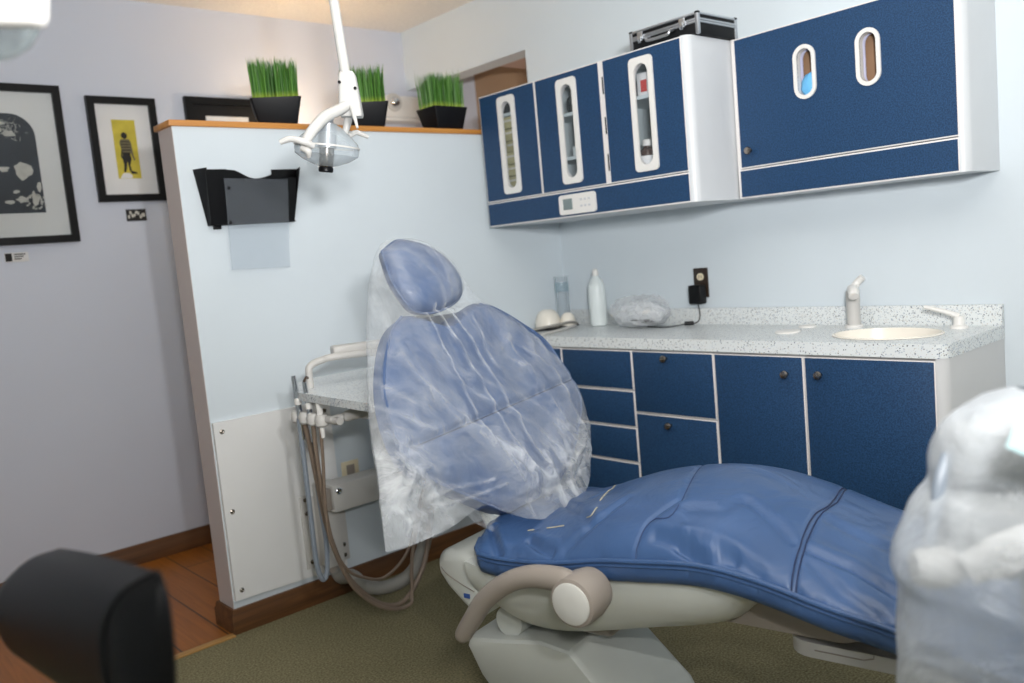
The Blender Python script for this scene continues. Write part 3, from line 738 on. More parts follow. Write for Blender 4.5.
# outlet, adapter
t = thing('power_outlet', 'brown double outlet plate on the wall above the counter', 'outlet', (0, -.768, .966))
obj('plate', BOX((-.006, -.802, .966), (-.0005, -.734, 1.083), .002), M['darkbrown'], t)
for z in (1.048, 1.0):
    s_ = obj('socket', PLATE(lambda a, c, d: V((-.006 - d, a, c)), ell(-.768, z, .0165, .0145, 20), [], .002), M['ivory'], t)
    b = B(); box(b, (-.0086, -.774, z - .004), (-.0078, -.772, z + .006)); box(b, (-.0086, -.764, z - .004), (-.0078, -.762, z + .006)); obj('slots', b, M['matteblack'], s_)
t = thing('power_adapter', 'black plug adapter in the brown outlet with cable running down', 'adapter', (-.03, -.745, .943))
obj('body', BOX((-.05, -.795, .943), (-.0085, -.735, 1.018), .006, 3), M['black'], t)
p0 = V((-.03, -.765, .945))
obj('cable', TUBE([p0, p0 + V((0, -.004, -.02)), (-.035, -.775, .90), (-.045, -.772, .875), (-.06, -.758, .868)], .0022, 8, 6), M['black'], t)
obj('ferrite_block', TUBE([(-.062, -.762, .8705), (-.085, -.735, .8705)], [.0085, .009, .0085], 12), M['black'], t)
obj('lower_cable', TUBE([(-.083, -.737, .869), (-.12, -.70, .8635), (-.14, -.66, .863), (-.15, -.6, .866)], .0022, 8, 6), M['black'], t)

# bottle, dome device, cylinder, plastic bundle
t = thing('squeeze_bottle', 'milky white plastic bottle standing against the backsplash', 'bottle', (-.08, -.275, CT))
obj('body', LATHE([(.030, 0), (.036, .004), (.0385, .02), (.0385, .15), (.036, .175), (.026, .2), (.015, .212), (.013, .222)], (-.08, -.275, CT), seg=28), M['bottle'], t)
obj('cap', LATHE([(.014, .218), (.014, .236), (.011, .245), (.006, .248)], (-.08, -.275, CT), seg=20), M['white'], t)
t = thing('measuring_cylinder', 'clear cylinder with blue bands standing in the corner of the counter', 'cylinder', (-.085, -.068, CT))
obj('glass', LATHE([(.032, 0), (.032, .004), (.03, .006), (.03, .214), (.032, .224)], (-.085, -.068, CT), seg=24, cap=False), M['lens'], t)
obj('foot', LATHE([(.036, 0), (.036, .008), (.03, .012)], (-.085, -.068, CT), seg=24), M['bottle'], t)
obj('band', LATHE([(.0304, .155), (.0306, .157), (.0306, .195), (.0304, .197)], (-.085, -.068, CT), seg=24, cap=False), clearplastic('blue_band', (170, 200, 212), .25), t)
t = thing('scaler_unit', 'white domed bench device with cable in the counter corner', 'device', (-.19, -.1, CT))
def dome(c, rx, ry, h, z0, rot=0, n=24):
    b = B(); rings = []
    for k in range(9):
        a = k / 8 * PI / 2; rr = math.cos(a) ** .7 if k < 8 else .03; hh = math.sin(a) ** .9
        rings.append([V((c[0] + rx * rr * math.cos(2 * PI * j / n) * math.cos(rot) - ry * rr * math.sin(2 * PI * j / n) * math.sin(rot), c[1] + rx * rr * math.cos(2 * PI * j / n) * math.sin(rot) + ry * rr * math.sin(2 * PI * j / n) * math.cos(rot), z0 + h * hh)) for j in range(n)])
    loft(b, rings); return b
obj('housing', dome((-.205, -.085), .075, .058, .078, CT + .01, .9), M['cream'], t)
obj('handpiece_cradle', dome((-.15, -.155), .04, .034, .06, CT + .008, .4), M['cream'], t)
b = B(); loft(b, [[V((-.19 + .1 * math.cos(2 * PI * j / 28) * .95, -.105 + .07 * math.sin(2 * PI * j / 28), CT + h)) for j in range(28)] for h in (0, .012)]); obj('base', b, M['matteblack'], t)
obj('cable', TUBE([(-.14, -.2, CT + .02), (-.2, -.215, CT + .03), (-.27, -.2, CT + .026), (-.35, -.12, CT + .012), (-.40, -.1, CT + .008), (-.437, -.1, CT + .004), (-.444, -.1, CT - .03), (-.446, -.1, CT - .12)], .0055, 8, 6), M['greyhose'], t)
obj('cable', TUBE([(-.16, -.21, CT + .012), (-.25, -.235, CT + .01), (-.35, -.26, CT + .008), (-.43, -.28, CT + .006), (-.447, -.285, CT - .02), (-.447, -.285, CT - .14)], .0055, 8, 6), M['pale'], t)
obj('dark_cable', TUBE([(-.13, -.2, CT + .012), (-.2, -.17, CT + .006), (-.28, -.13, CT + .006), (-.37, -.05, CT + .006), (-.42, -.03, CT + .006)], .004, 8, 6), M['black'], t)
t = thing('plastic_bundle', 'crumpled clear plastic bag of parts lying on the counter', 'bag', (-.12, -.5, CT))
b = B(); bmesh.ops.create_icosphere(b, subdivisions=3, radius=1)
for v in b.verts:
    p = v.co.copy(); q = V((p.x * .075, p.y * .148, p.z * .066))
    q += (noise.noise_vector(p * 2.3) * .016 + noise.noise_vector(p * 5) * .011)
    q.z = max(-.062, q.z)
    if q.y < -.05: q.z *= 1.08
    v.co = V((-.125, -.548, CT + .066)) + q
obj('film', b, M['film3'], t, smooth=12)
b = B(); bmesh.ops.create_icosphere(b, subdivisions=3, radius=1)
for v in b.verts:
    p = v.co.copy(); q = V((p.x * .055, p.y * .115, p.z * .05)) + noise.noise_vector(p * 3.1) * .02 + noise.noise_vector(p * 7) * .008
    q.z = max(-.05, q.z); v.co = V((-.12, -.548, CT + .055)) + q
obj('inner_film', b, M['film4'], t, smooth=8)  # inner layer added to give the bundle white highlights
obj('contents', TUBE([(-.13, -.63, CT + .02), (-.15, -.58, CT + .03), (-.13, -.53, CT + .018), (-.14, -.48, CT + .02)], [.01, .014, .012, .008], 10, 5), M['black'], t)
obj('cable_coil', TUBE([(-.125 + .045 * math.cos(k * .7), -.56 + .07 * math.sin(k * .7), CT + .025 + .002 * k) for k in range(18)], .003, 6, 3), M['black'], t)
obj('tray', BOX((-.16, -.62, CT + .045), (-.09, -.48, CT + .075), .01), M['white'], t)

# ================================================================ WALL-MOUNTED ASSISTANT ARM
TZ = .85
t = thing('instrument_station', 'wall-mounted instrument arm with speckled tray and hoses beside the bagged chair', 'dental delivery arm', (-1.4, -.05, .14))
b = B(); box(b, (-1.452, -.024, .14), (-1.41, -.0155, .41), .003); box(b, (-1.32, -.024, .13), (-1.275, -.0155, .40), .003); box(b, (-1.43, -.022, .14), (-1.29, -.0155, .40), .003)
mp_ = obj('mounting_plate', b, M['pale'], t)
for x, z in ((-1.431, .395), (-1.431, .345), (-1.431, .165), (-1.297, .15), (-1.297, .19)): obj('screw', LATHE([(.008, 0), (.008, .003), (.004, .005)], (x, -.0242, z), (0, -1, 0), 12), M['nickel'], mp_)
obj('post', BOX((-1.40, -.085, .14), (-1.33, -.024, .45), .006), M['pale'], t)
a0 = at(328, 483, 'y', -.14)
box1 = B(); box(box1, (-1.385, -.15, .355), (-1.05, -.06, .455), .006)
arm = obj('arm_beam', box1, M['pale'], t)
obj('bolt', LATHE([(.012, 0), (.012, .004), (.009, .006), (.004, .005)], (-1.362, -.1502, .43), (0, -1, 0), 16), M['chrome'], arm)
obj('pivot_block', BOX((-1.41, -.14, .365), (-1.386, -.07, .445), .004), M['taupe'], t)
obj('riser', BOX((-1.16, -.15, .45), (-1.08, -.07, .80), .008), M['pale'], t)
obj('bracket_block', BOX((-1.235, -.2, .665), (-1.09, -.1, .775), .008), M['pale'], t)
obj('tray_bracket', BOX((-1.42, -.42, .77), (-1.12, -.12, TZ - .026), .01), M['pale'], t)
tp = [(-1.545, -.262), (-1.45, -.185), (-1.16, -.185), (-1.16, -.80), (-1.635, -.90), (-1.622, -.45)]
obj('tray', PLATE(lambda a, c, d: V((a, c, TZ - .024 + d)), tp, [], .024), M['granite'], t, label='speckled tray top')
# bent rail and rest above the tray
obj('rail', TUBE([(-1.555, -.40, .80), (-1.555, -.40, .89), (-1.547, -.40, .918), (-1.51, -.41, .932), (-1.45, -.44, .938), (-1.15, -.52, .93)], .0115, 12, 6), M['pale'], t)
b = B(); box(b, (0, 0, 0), (.30, .05, .032), .008, 3, Matrix.Translation((-1.475, -.425, .938)) @ Matrix.Rotation(-.28, 4, 'Z')); obj('top_rest', b, M['pale'], t)
# holder bar with four clips
hb = B(); tube(hb, [(-1.60, -.395, .772), (-1.60, -.64, .775)], .012, 12); hold = obj('holder_bar', hb, M['pale'], t)
for k in range(4):
    yk = -.40 - k * .05
    obj('clip', LATHE([(.014, -.02), (.02, -.014), (.021, .006), (.017, .016), (.012, .018)], (-1.609, yk, .772), (0, 0, 1), 16), M['pale'], hold)
obj('holder_arm', TUBE([(-1.605, -.60, .775), (-1.575, -.625, .783), (-1.54, -.63, .785), (-1.2, -.62, .80)], [.013, .012, .017, .017], 12, 4), M['pale'], t)
def hand(parent, yk, z0, z1, m, r, tip=None):
    h = obj('handpiece', TUBE([(-1.611, yk, z0), (-1.613, yk, z0 + (z1 - z0) * .5), (-1.617, yk + .004, z1)], [r * .8, r, r, r * .75], 12, 3), m, parent)
    obj('collar', LATHE([(r * 1.15, 0), (r * 1.2, .008), (r * 1.1, .02)], (-1.613, yk, z0 + (z1 - z0) * .55), (0, 0, 1), 14), M['white'], h)
    return h
h1 = hand(t, -.42, .70, .90, M['chrome'], .0095); h2 = hand(t, -.485, .70, .885, M['chrome'], .0085)
obj('tip', TUBE([(-1.617, -.482, .885), (-1.617, -.50, .90), (-1.617, -.51, .896)], [.005, .004, .003], 8, 4), M['nickel'], h2)
h3 = hand(t, -.55, .72, .845, M['white'], .008)
# hoses: drop from the clips, loop near the floor and rise behind the bag
def hp(pts, y0, y1):
    n = len(pts); return [at(u, v, 'y', y0 + (y1 - y0) * i / (n - 1)) for i, (u, v) in enumerate(pts)]
obj('hose', TUBE(hp([(303, 418), (309, 440), (317, 480), (328, 530), (345, 572), (365, 594), (385, 605), (405, 600), (422, 570), (428, 540), (430, 500), (440, 460)], -.44, -.34), .0085, 10, 6), M['brownhose'], t)
obj('hose', TUBE(hp([(313, 420), (316, 450), (322, 490), (333, 545), (352, 585), (375, 604), (395, 609), (410, 604), (412, 592), (412, 560), (418, 520), (432, 462)], -.5, -.38), .0065, 10, 6), M['brownhose'], t)
obj('hose', TUBE(hp([(320, 421), (323, 460), (325, 500), (330, 540), (346, 568), (362, 577), (385, 577), (408, 550), (420, 500), (436, 460)], -.55, -.36), .005, 10, 6), M['brownhose'], t)
obj('hose', TUBE(hp([(299, 418), (304, 460), (310, 510), (316, 560), (322, 579), (327, 572), (326, 540), (318, 490), (312, 430)], -.42, -.4), .008, 10, 6), M['bluehose'], t)
t = thing('suction_hose', 'thick grey suction hose looping on the floor under the bagged chair back', 'hose', (-1.3, -.3, 0))
obj('tube', TUBE([(-1.365, -.055, .145), (-1.36, -.09, .10)] + hp([(352, 576), (364, 585), (380, 588), (400, 582), (415, 568), (424, 545), (427, 520), (430, 490), (440, 455)], -.22, -.36), .024, 14, 6), M['greyhose'], t)
obj('wall_coupling', TUBE([(-1.365, -.0555, .12), (-1.365, -.0555, .139)], .03, 16), M['taupe'], t)
t = thing('socket_plate', 'small beige wall plate on the partition above the arm beam', 'outlet', (-1.28, 0, .5))
pa, pb_ = at(341, 463, 'y', -.005), at(360, 477, 'y', -.005)
obj('plate', BOX((pa.x, -.006, pb_.z), (pb_.x, -.0005, pa.z), .002), M['ivory'], t)
obj('slots', BOX((pa.x + .02, -.0075, pb_.z + .015), (pb_.x - .02, -.006, pa.z - .015)), M['taupe'], t)

# ================================================================ OVERHEAD LAMP IN FRONT OF THE PARTITION
LX, LY = -1.615, -.9
t = thing('examination_light', 'white overhead dental lamp with clear shield hanging from a pole', 'dental light', (LX, LY, ZC))
obj('ceiling_flange', LATHE([(.06, 0), (.06, -.012), (.03, -.03), (.018, -.035)], (LX - .05, LY, ZC)), M['lampw'], t)
obj('pole', TUBE([(LX - .05, LY, ZC - .01), (LX - .003, LY, 1.66)], .0125, 16), M['lampw'], t)
nk = B(); R3 = lambda p: V((LX, LY, 0)) + RT * p[0] + V((FW.x, FW.y, 0)).normalized() * p[1] + V((0, 0, p[2]))
loft(nk, [[R3((a, b_, z)) for a, b_ in rrect(-w, -w * .8, w, w * .8, w * .35, 4)] for w, z in ((.016, 1.705), (.021, 1.695), (.026, 1.64), (.029, 1.6), (.027, 1.592))])
neck = obj('swivel_housing', nk, M['lampw'], t)
for a_, z_ in ((-.018, 1.675), (-.022, 1.615), (.02, 1.66)): obj('screw', LATHE([(.004, 0), (.004, .003), (.002, .004)], R3((a_, -.022, z_)), tuple(-FW), 10), M['matteblack'], neck)
# yoke: rear loop and front arm
L2 = lambda u, v, d: dep(u, v, d)
D = 2.16
obj('yoke', TUBE([L2(346, 106, D - .01), L2(336, 111.5, D - .03), L2(324.5, 117.5, D - .06), L2(314, 128.5, D - .09), L2(307.5, 138, D - .1), L2(303.5, 146, D - .1)], [.013, .0145, .0145, .0135, .012, .010], 14, 6), M['lampw'], t)
obj('yoke', TUBE([L2(347, 108, D + .02), L2(348.5, 116, D + .04), L2(347, 125, D + .05), L2(344.5, 135, D + .05)], [.011, .0115, .010, .008], 14, 6), M['lampw'], t)
obj('tilt_lever', TUBE([L2(351, 106, D - .02), L2(354, 115, D - .04), L2(357.5, 128, D - .05)], [.004, .0055, .003], 10, 4), M['lampw'], t)
obj('handle', TUBE([L2(280, 142.5, D - .12), L2(286, 140, D - .12), L2(292, 139, D - .12), L2(303, 141.5, D - .12), L2(313, 146, D - .1)], [.006, .0075, .0075, .0085, .008], 12, 5), M['lampw'], t)
obj('handle', TUBE([L2(349, 136, D + .05), L2(356, 132.5, D + .06), L2(362, 134.5, D + .07), L2(368, 137, D + .08)], [.007, .007, .006, .005], 12, 5), M['lampw'], t)
obj('handle_hub', TUBE([L2(302, 147, D - .1), L2(308, 151, D - .1), L2(309, 157, D - .09)], [.009, .009, .005], 12, 4), M['pale'], t)
# clear shield: shallow double cone, rim tilted a little
hc = L2(327, 147, D)
tilt = Matrix.Rotation(.06, 3, tuple(FW))
axs = tilt @ V((.06, -.1, 1)).normalized()
obj('upper_shield', LATHE([(.080, .004), (.076, .012), (.06, .028), (.034, .05), (.022, .056)], hc, tuple(axs), 36, cap=False), M['lens'], t)
obj('lower_shield', LATHE([(.080, .004), (.081, -.008), (.079, -.02), (.058, -.034), (.03, -.045), (.02, -.048)], hc, tuple(axs), 36, cap=False), M['lens'], t)
obj('rim', LATHE([(.080, .003), (.082, .003), (.082, -.001), (.080, -.001), (.080, .003)], hc, tuple(axs), 36, cap=False), M['pale'], t)
obj('socket', LATHE([(.012, .075), (.013, .06), (.022, .058), (.023, .0), (.024, -.002)], hc, tuple(axs), 24), M['alu'], t)
obj('bulb_holder', LATHE([(.0185, -.002), (.0185, -.045), (.016, -.05)], hc, tuple(axs), 20), M['nickel'], t)
obj('bulb_cap', LATHE([(.017, -.05), (.0185, -.053), (.0185, -.06), (.016, -.063)], hc, tuple(axs), 20), M['black'], t)

# ================================================================ DENTAL CHAIR
CO = V((-1.31, -1.13, 0)); AN = math.radians(12)
cw = V((math.cos(AN), math.sin(AN), 0)); ca = V((math.sin(AN), -math.cos(AN), 0))
def L(s, l, z): return CO + cw * s + ca * l + V((0, 0, z))
chair = thing('dental_chair', 'blue vinyl dental chair with beige shell and grey armrest', 'dental chair', tuple(CO), AN)
SW = .285
ZP = [(-.04, .505), (0, .497), (.08, .492), (.23, .503), (.36, .528), (.46, .54), (.6, .553), (.72, .54), (.85, .509), (.97, .481), (1.15, .42), (1.22, .39)]
CR = [(-.04, .03), (0, .036), (.1, .055), (.25, .092), (.4, .112), (.5, .118), (.6, .108), (.72, .088), (.85, .072), (1.0, .06), (1.15, .05), (1.22, .02)]
FOLDS = [((-.16, .43), (-.24, .60), (-.30, .72), .011, .016), ((-.11, .75), (-.21, .88), (-.27, 1.0), .012, .014), ((-.2, .78), (-.25, .86), (-.285, .97), .010, .012), ((-.19, .56), (-.24, .68), (-.28, .79), .009, .014),
         ((.16, .36), (.22, .46), (.26, .58), .006, .02), ((.1, .55), (0, .64), (-.08, .74), .006, .022), ((-.08, .02), (-.2, .06), (-.27, .13), .011, .016), ((-.25, .15), (-.21, .17), (-.16, .19), .007, .012), ((-.27, .27), (-.2, .33), (-.15, .36), .006, .014),
         ((-.02, .2), (.06, .21), (.14, .2), .006, .016), ((-.1, .3), (0, .34), (.12, .36), .004, .025), ((-.28, .38), (-.23, .45), (-.2, .5), .008, .012), ((.05, .78), (.12, .84), (.2, .9), .005, .02)]
def segd(p, a, b):
    ax, ay = a; bx, by = b; t = max(0, min(1, ((p[0] - ax) * (bx - ax) + (p[1] - ay) * (by - ay)) / ((bx - ax) ** 2 + (by - ay) ** 2)))
    return math.hypot(p[0] - ax - t * (bx - ax), p[1] - ay - t * (by - ay))
def groove(s, l, pts, dpt, w):
    d = min(segd((s, l), pts[i], pts[i + 1]) for i in range(len(pts) - 1)); return -dpt * math.exp(-(d / w) ** 2)
KNEE = [(-.283, .80), (-.2, .785), (-.1, .755), (0, .74), (.1, .74), (.2, .755), (.283, .775)]
HIP = [(-.283, .47), (-.18, .435), (-.05, .41), (.08, .405), (.2, .42), (.283, .435)]
def wd(l): return SW * (1 - .35 * max(0, (.03 - l) / .07) ** 2) if l < .03 else SW - .03 * sstep(.8, 1.2, l)
def seatz(s, l):
    w = wd(l); q = min(1, abs(s) / w)
    z = interp(ZP, l) + interp(CR, l) * max(0, 1 - q ** 2.3) ** .62
    for f in FOLDS:
        g = groove(s, l, f[:3], f[3] * 1.35, f[4] * .9); z += g
        # a soft ridge beside each fold
        d = min(segd((s - .018, l), f[i], f[i + 1]) for i in range(2)); z += f[3] * .55 * math.exp(-(d / (f[4] * 1.3)) ** 2)
    z += groove(s, l, KNEE, .008, .006) + groove(s, l, HIP, .005, .006)
    nz_ = noise.noise(V((s * 9, l * 5, 1.3))) * .005 * (1 - q ** 4)
    return z + nz_
def onseat(u, v):
    z = .55
    for _ in range(25):
        p = at(u, v, 'z', z) - CO; z = .5 * z + .5 * seatz(max(-.28, min(.28, p.dot(cw))), p.dot(ca))
    return p.dot(cw), p.dot(ca)
def px(pts): return [onseat(*p) for p in pts]
_k = px([(793, 581), (803, 546), (815, 516), (835, 502), (852, 494)]); _h = px([(633, 555), (638, 543), (650, 522), (682, 497), (720, 474)])
_f = [(px(p), d, w) for p, d, w in (([(812, 549), (850, 566), (895, 592)], .0085, .013), ([(812, 568), (842, 590), (880, 614)], .006, .014), ([(656, 535), (680, 543), (704, 556), (735, 567)], .0085, .012),
    ([(530, 541), (541, 547), (552, 551)], .010, .010), ([(492, 528), (496, 542), (499, 553)], .012, .012), ([(745, 500), (775, 522), (792, 540)], .005, .016), ([(690, 506), (720, 508), (745, 500)], .0035, .018), ([(560, 500), (580, 512), (590, 524)], .008, .014), ([(690, 538), (720, 552), (760, 572)], .006, .012), ([(830, 520), (860, 536), (890, 548)], .005, .016))]
FOLDS = [tuple(p[:3]) + (d, w) for p, d, w in _f] + [(tuple(p[1]), tuple(p[2]), tuple(p[3]), d, w) for p, d, w in _f if len(p) > 3] + [((-.27, .27), (-.2, .33), (-.15, .36), .006, .014), ((-.02, .2), (.06, .21), (.14, .2), .006, .016)]
KNEE = [(-.284, _k[0][1] + .01)] + _k + [(.283, _k[-1][1] + .02)]
HIP = [(-.284, _h[0][1])] + [q for q in _h if q[0] > -.27] + [(.283, _h[-1][1] + .02)]
b = B(); rings = []
NL, NS = 300, 130
for i in range(NL + 1):
    l = -.045 + 1.26 * i / NL; w = wd(l)
    r_ = []
    for j in range(NS + 1):
        s = w * math.sin((j / NS - .5) * PI) ; r_.append(L(s, l, seatz(s, l)))
    r_ += [L(w + .003, l, interp(ZP, l) - .006), L(w + .004, l, interp(ZP, l) - .03), L(w - .004, l, interp(ZP, l) - .049), L(w - .03, l, interp(ZP, l) - .058),
           L(-w + .03, l, interp(ZP, l) - .058), L(-w + .004, l, interp(ZP, l) - .049), L(-w - .004, l, interp(ZP, l) - .03), L(-w - .003, l, interp(ZP, l) - .006)]
    rings.append(r_)
# rounded rear roll
def shrink(r_, l, k, dl):
    c = sum(r_, V()) / len(r_); return [c + (p - c) * k - ca * dl for p in r_]
rings = [shrink(rings[0], 0, .35, .026), shrink(rings[0], 0, .72, .022), shrink(rings[0], 0, .92, .011)] + rings + [shrink(rings[-1], 0, .9, -.015), shrink(rings[-1], 0, .6, -.028)]
loft(b, rings); obj('seat_cushion', b, M['vinyl'], chair, smooth=80)
sgn = -1
for off, rr in ((0, .0055), (-.011, .0035)):
    for sg in (-1, 1):
        obj('piping', TUBE([L(sg * (wd(l) + .003), l, interp(ZP, l) - .001 + off) for l in [-.03 + .025 * k for k in range(48)]], rr, 8), M['vinyl'], chair)
def seam(pts, n=8): return [L(q.x, q.y, seatz(q.x, q.y) + .0012) for q in spline([V((p[0], p[1], 0)) for p in pts], n)]
for o_ in (-.0045, .0045): obj('knee_seam', TUBE(seam([(s_, l_ + o_) for s_, l_ in KNEE]), .0017, 6), M['seam'], chair)
obj('hip_seam', TUBE(seam(HIP), .0014, 6), M['seam2'], chair)
for pts in ([(547, 528.5), (555, 527.5), (564, 526)], [(587, 518), (592, 515), (597, 508)], [(600, 501), (606, 494), (615, 486)], [(528, 531), (534, 530)]):
    obj('worn_stitching', TUBE(seam([onseat(*p) for p in pts], 5), .0017, 5), M['cracks'], chair, label='pale cracked stitching')

# shell under the seat
ZBt = [(-.05, .318), (.06, .265), (.15, .262), (.24, .278), (.43, .328), (.6, .378), (.66, .43), (.70, .475)]
b = B(); rings = []
for i in range(61):
    l = -.05 + .75 * i / 60; zt = interp(ZP, l) - .05; zb = interp(ZBt, l); hw = .262 - .02 * sstep(.5, .7, l)
    r_ = []
    for j in range(25):
        a_ = -PI + j / 24 * PI; cx_, sn = math.cos(a_), math.sin(a_)
        e = .55
        s = hw * math.copysign(abs(cx_) ** e, cx_); zz = zt - (zt - zb + .012) * abs(sn) ** .8
        s *= 1 - .12 * abs(sn)
        r_.append(L(s, l, zz))
    rings.append(r_)
loft(b, rings); shell = obj('shell', b, M['chairw'], chair, smooth=50)
# rear bumper block with a seam line
b = B(); rings = []
for l, zt, zb, hw in ((-.215, .41, .375, .15), (-.205, .43, .355, .185), (-.17, .445, .335, .2), (-.11, .455, .305, .215), (-.056, .462, .283, .225), (-.05, .458, .29, .222)):
    rings.append([L(s, l, z) for s, z in rrect(-hw, zb, hw, zt, min(.03, (zt - zb) * .4), 4)])
loft(b, rings); rc_ = obj('rear_cover', b, M['chairw'], chair, smooth=45)
b = B(); tube(b, [L(-.1865, -.20, .392), L(-.204, -.168, .385), L(-.218, -.11, .372), L(-.228, -.055, .362)], .0012, 5, 3); obj('cover_seam', b, M['taupe'], rc_)
b = B(); box(b, (-.008, -.0015, -.006), (.012, .0015, .006), .0008, 1, Matrix.Translation(L(-.226, -.085, .345)) @ Matrix.Rotation(AN - PI / 2, 4, 'Z')); obj('emblem', b, M['logo'], rc_, label='small blue emblem')
# back support arm
b = B(); rings = []
for l, z, hw, th in ((-.03, .40, .12, .03), (-.05, .47, .13, .028), (-.075, .55, .14, .024), (-.12, .64, .15, .018), (-.18, .76, .14, .012), (-.235, .9, .10, .01)):
    rings.append([L(s, l + q, z) for s, q in rrect(-hw, -th, hw, th, th * .8, 4)])
loft(b, rings); obj('back_support', b, M['chairw'], chair)
# armrest
AS = -.36
path = [(.36, .475), (.35, .485), (.335, .492), (.307, .502), (.227, .497), (.154, .467), (.09, .418), (.044, .36), (.011, .316), (.006, .300)]
obj('armrest', TUBE([L(AS, l, z) for l, z in path], [(.026, .024), (.03, .026), (.03, .026), (.028, .026), (.025, .026), (.024, .025), (.024, .024), (.023, .022), (.021, .02), (.010, .010)], 16, 5, flat=(0, 0, 1)), M['taupe'], chair, smooth=60)
bossc = L(AS, .350, .466)
ab = obj('armrest_hub', LATHE([(.03, -.075), (.05, -.06), (.056, -.03), (.057, .01), (.053, .026), (.044, .03)], bossc, tuple(-cw), 32), M['taupe'], chair)
obj('hub_disc', LATHE([(.046, .024), (.046, .032), (.042, .0345), (.01, .0352)], bossc, tuple(-cw), 32), M['disc'], ab)
obj('hub_disc_back', LATHE([(.02, -.12), (.024, -.07)], bossc, tuple(-cw), 20), M['taupe'], ab)
# foot-rest carriage under the leg rest, its taupe standing in for the shade there
obj('carriage', PLATE(lambda a, c, d: L(a, c, .350 + d), rrect(-.10, .5, .10, .85, .04), [], .035), M['taupe'], chair)
obj('carriage_plate', PLATE(lambda a, c, d: L(a, c, .405 + d - (c - .6) * .10), rrect(-.13, .55, .13, .92, .05), [], .03), M['taupe'], chair)
obj('footrest_slide', PLATE(lambda a, c, d: L(a, c, .300 + d), rrect(-.09, .70, .09, 1.08, .05), [], .033), M['pale'], chair)
obj('slide_post', BOX((-.05, -.02, 0), (.05, .02, .12), .005, 2, Matrix.Translation(L(-.0, .88, .335)) @ Matrix.Rotation(AN, 4, 'Z')), M['taupe'], chair)
obj('slide_groove', TUBE([L(-.0905, .76, .318), L(-.0905, .86, .318), L(-.0905, .88, .325), L(-.0905, .88, .332)], .0016, 6), M['taupe'], chair)
# lift arm and floor plate
prof = [(-.07, .03), (-.125, .09), (-.165, .165), (-.155, .19), (-.05, .205), (.08, .228), (.17, .22), (.215, .175), (.35, .05), (.36, .03)]
b = B(); rings = []
for s_, k in ((-.158, .95), (-.152, .985), (-.138, 1), (.138, 1), (.152, .985), (.158, .95)):
    rings.append([L(s_, .2 + (l - .2) * k, .03 + (z - .03) * k) for l, z in prof])
loft(b, rings); obj('lift_arm', b, M['chairw'], chair)
obj('pivot_boss', TUBE([L(-.13, -.03, .245), L(.12, -.03, .245)], .042, 20), M['chairw'], chair)
obj('linkage', BOX((-.09, -.16, 0), (.09, .1, .06), .02, 3, Matrix.Translation(L(0, .1, .235)) @ Matrix.Rotation(AN, 4, 'Z')), M['taupe'], chair)
b = PLATE(lambda a, c, d: L(a, c, d), rrect(-.19, -.05, .18, .34, .06, 6), [], .03); obj('floor_plate', b, M['chairw'], chair)

# backrest
TH = math.radians(25)
tt = -ca * math.sin(TH) + V((0, 0, math.cos(TH))); nn = ca * math.cos(TH) + V((0, 0, math.sin(TH)))
BO = CO + V((0, 0, .5))
def K(s, t, n): return BO + cw * s + tt * t + nn * n
HWL = [(.04, .10), (.07, .16), (.12, .235), (.17, .31), (.22, .375), (.26, .40), (.32, .405), (.40, .388), (.47, .352), (.53, .308), (.58, .26), (.61, .215), (.63, .17)]
HWR = [(.04, .10), (.07, .17), (.12, .26), (.17, .32), (.22, .373), (.26, .395), (.32, .40), (.40, .378), (.47, .355), (.53, .30), (.58, .238), (.61, .195), (.63, .15)]
def backoff(s, t):
    w = interp(HWL if s < 0 else HWR, t); q = min(1, abs(s) / max(w, .02))
    o = .034 * max(0, 1 - q ** 3) ** .5
    e = sstep(0, .035, t - .04) * sstep(0, .03, .634 - t); o *= .35 + .65 * e
    # two long channels and the dip of the lumbar
    o += -.008 * math.exp(-((s + .10 - .12 * (t - .3)) / .012) ** 2) * sstep(.1, .2, t) * .6 - .006 * math.exp(-((s - .14 + .1 * (t - .3)) / .012) ** 2) * .6
    o += -.007 * math.exp(-((t - .30 - .05 * s) / .010) ** 2)
    o += .05 * (abs(s) / .4) ** 2 * .55
    o += noise.noise(V((s * 10, t * 10, 5))) * .004
    return o
b = B(); rings = []
NT_ = 70
for i in range(NT_ + 1):
    t_ = .04 + .59 * i / NT_; wl, wr_ = interp(HWL, t_), interp(HWR, t_)
    fr = []; bk = []
    for j in range(49):
        q = math.sin((j / 48 - .5) * PI); s = q * (wl if q < 0 else wr_)
        sag = 0
        if t_ > .55: sag = -.05 * sstep(.55, .63, t_) * math.exp(-((s + .03) / .085) ** 2)
        if t_ < .12: sag = 0
        o = backoff(s, t_); fr.append(K(s, t_ + sag, o)); bk.append(K(s, t_ + sag, -.034 + .05 * (abs(s) / .4) ** 2 * .55 - .006 * max(0, 1 - q * q)))
    rings.append(fr + bk[::-1])
loft(b, rings); back = obj('backrest', b, M['vinylback'], chair, smooth=80)
def edge_seam(side):
    return [K((-1 if side < 0 else 1) * interp(HWL if side < 0 else HWR, t_) * .985, t_, backoff(side * .985 * interp(HWL if side < 0 else HWR, t_), t_)) for t_ in [.06 + .565 * k / 30 for k in range(31)]]
for sd in (-1, 1): obj('piping', TUBE(edge_seam(sd), .0045, 8), M['vinylback'], back)
obj('lumbar_seam', TUBE([K(s, .30 + .05 * s, backoff(s, .30 + .05 * s) + .001) for s in [-.37 + .76 * k / 30 for k in range(31)]], .0016, 6), M['seam'], back)
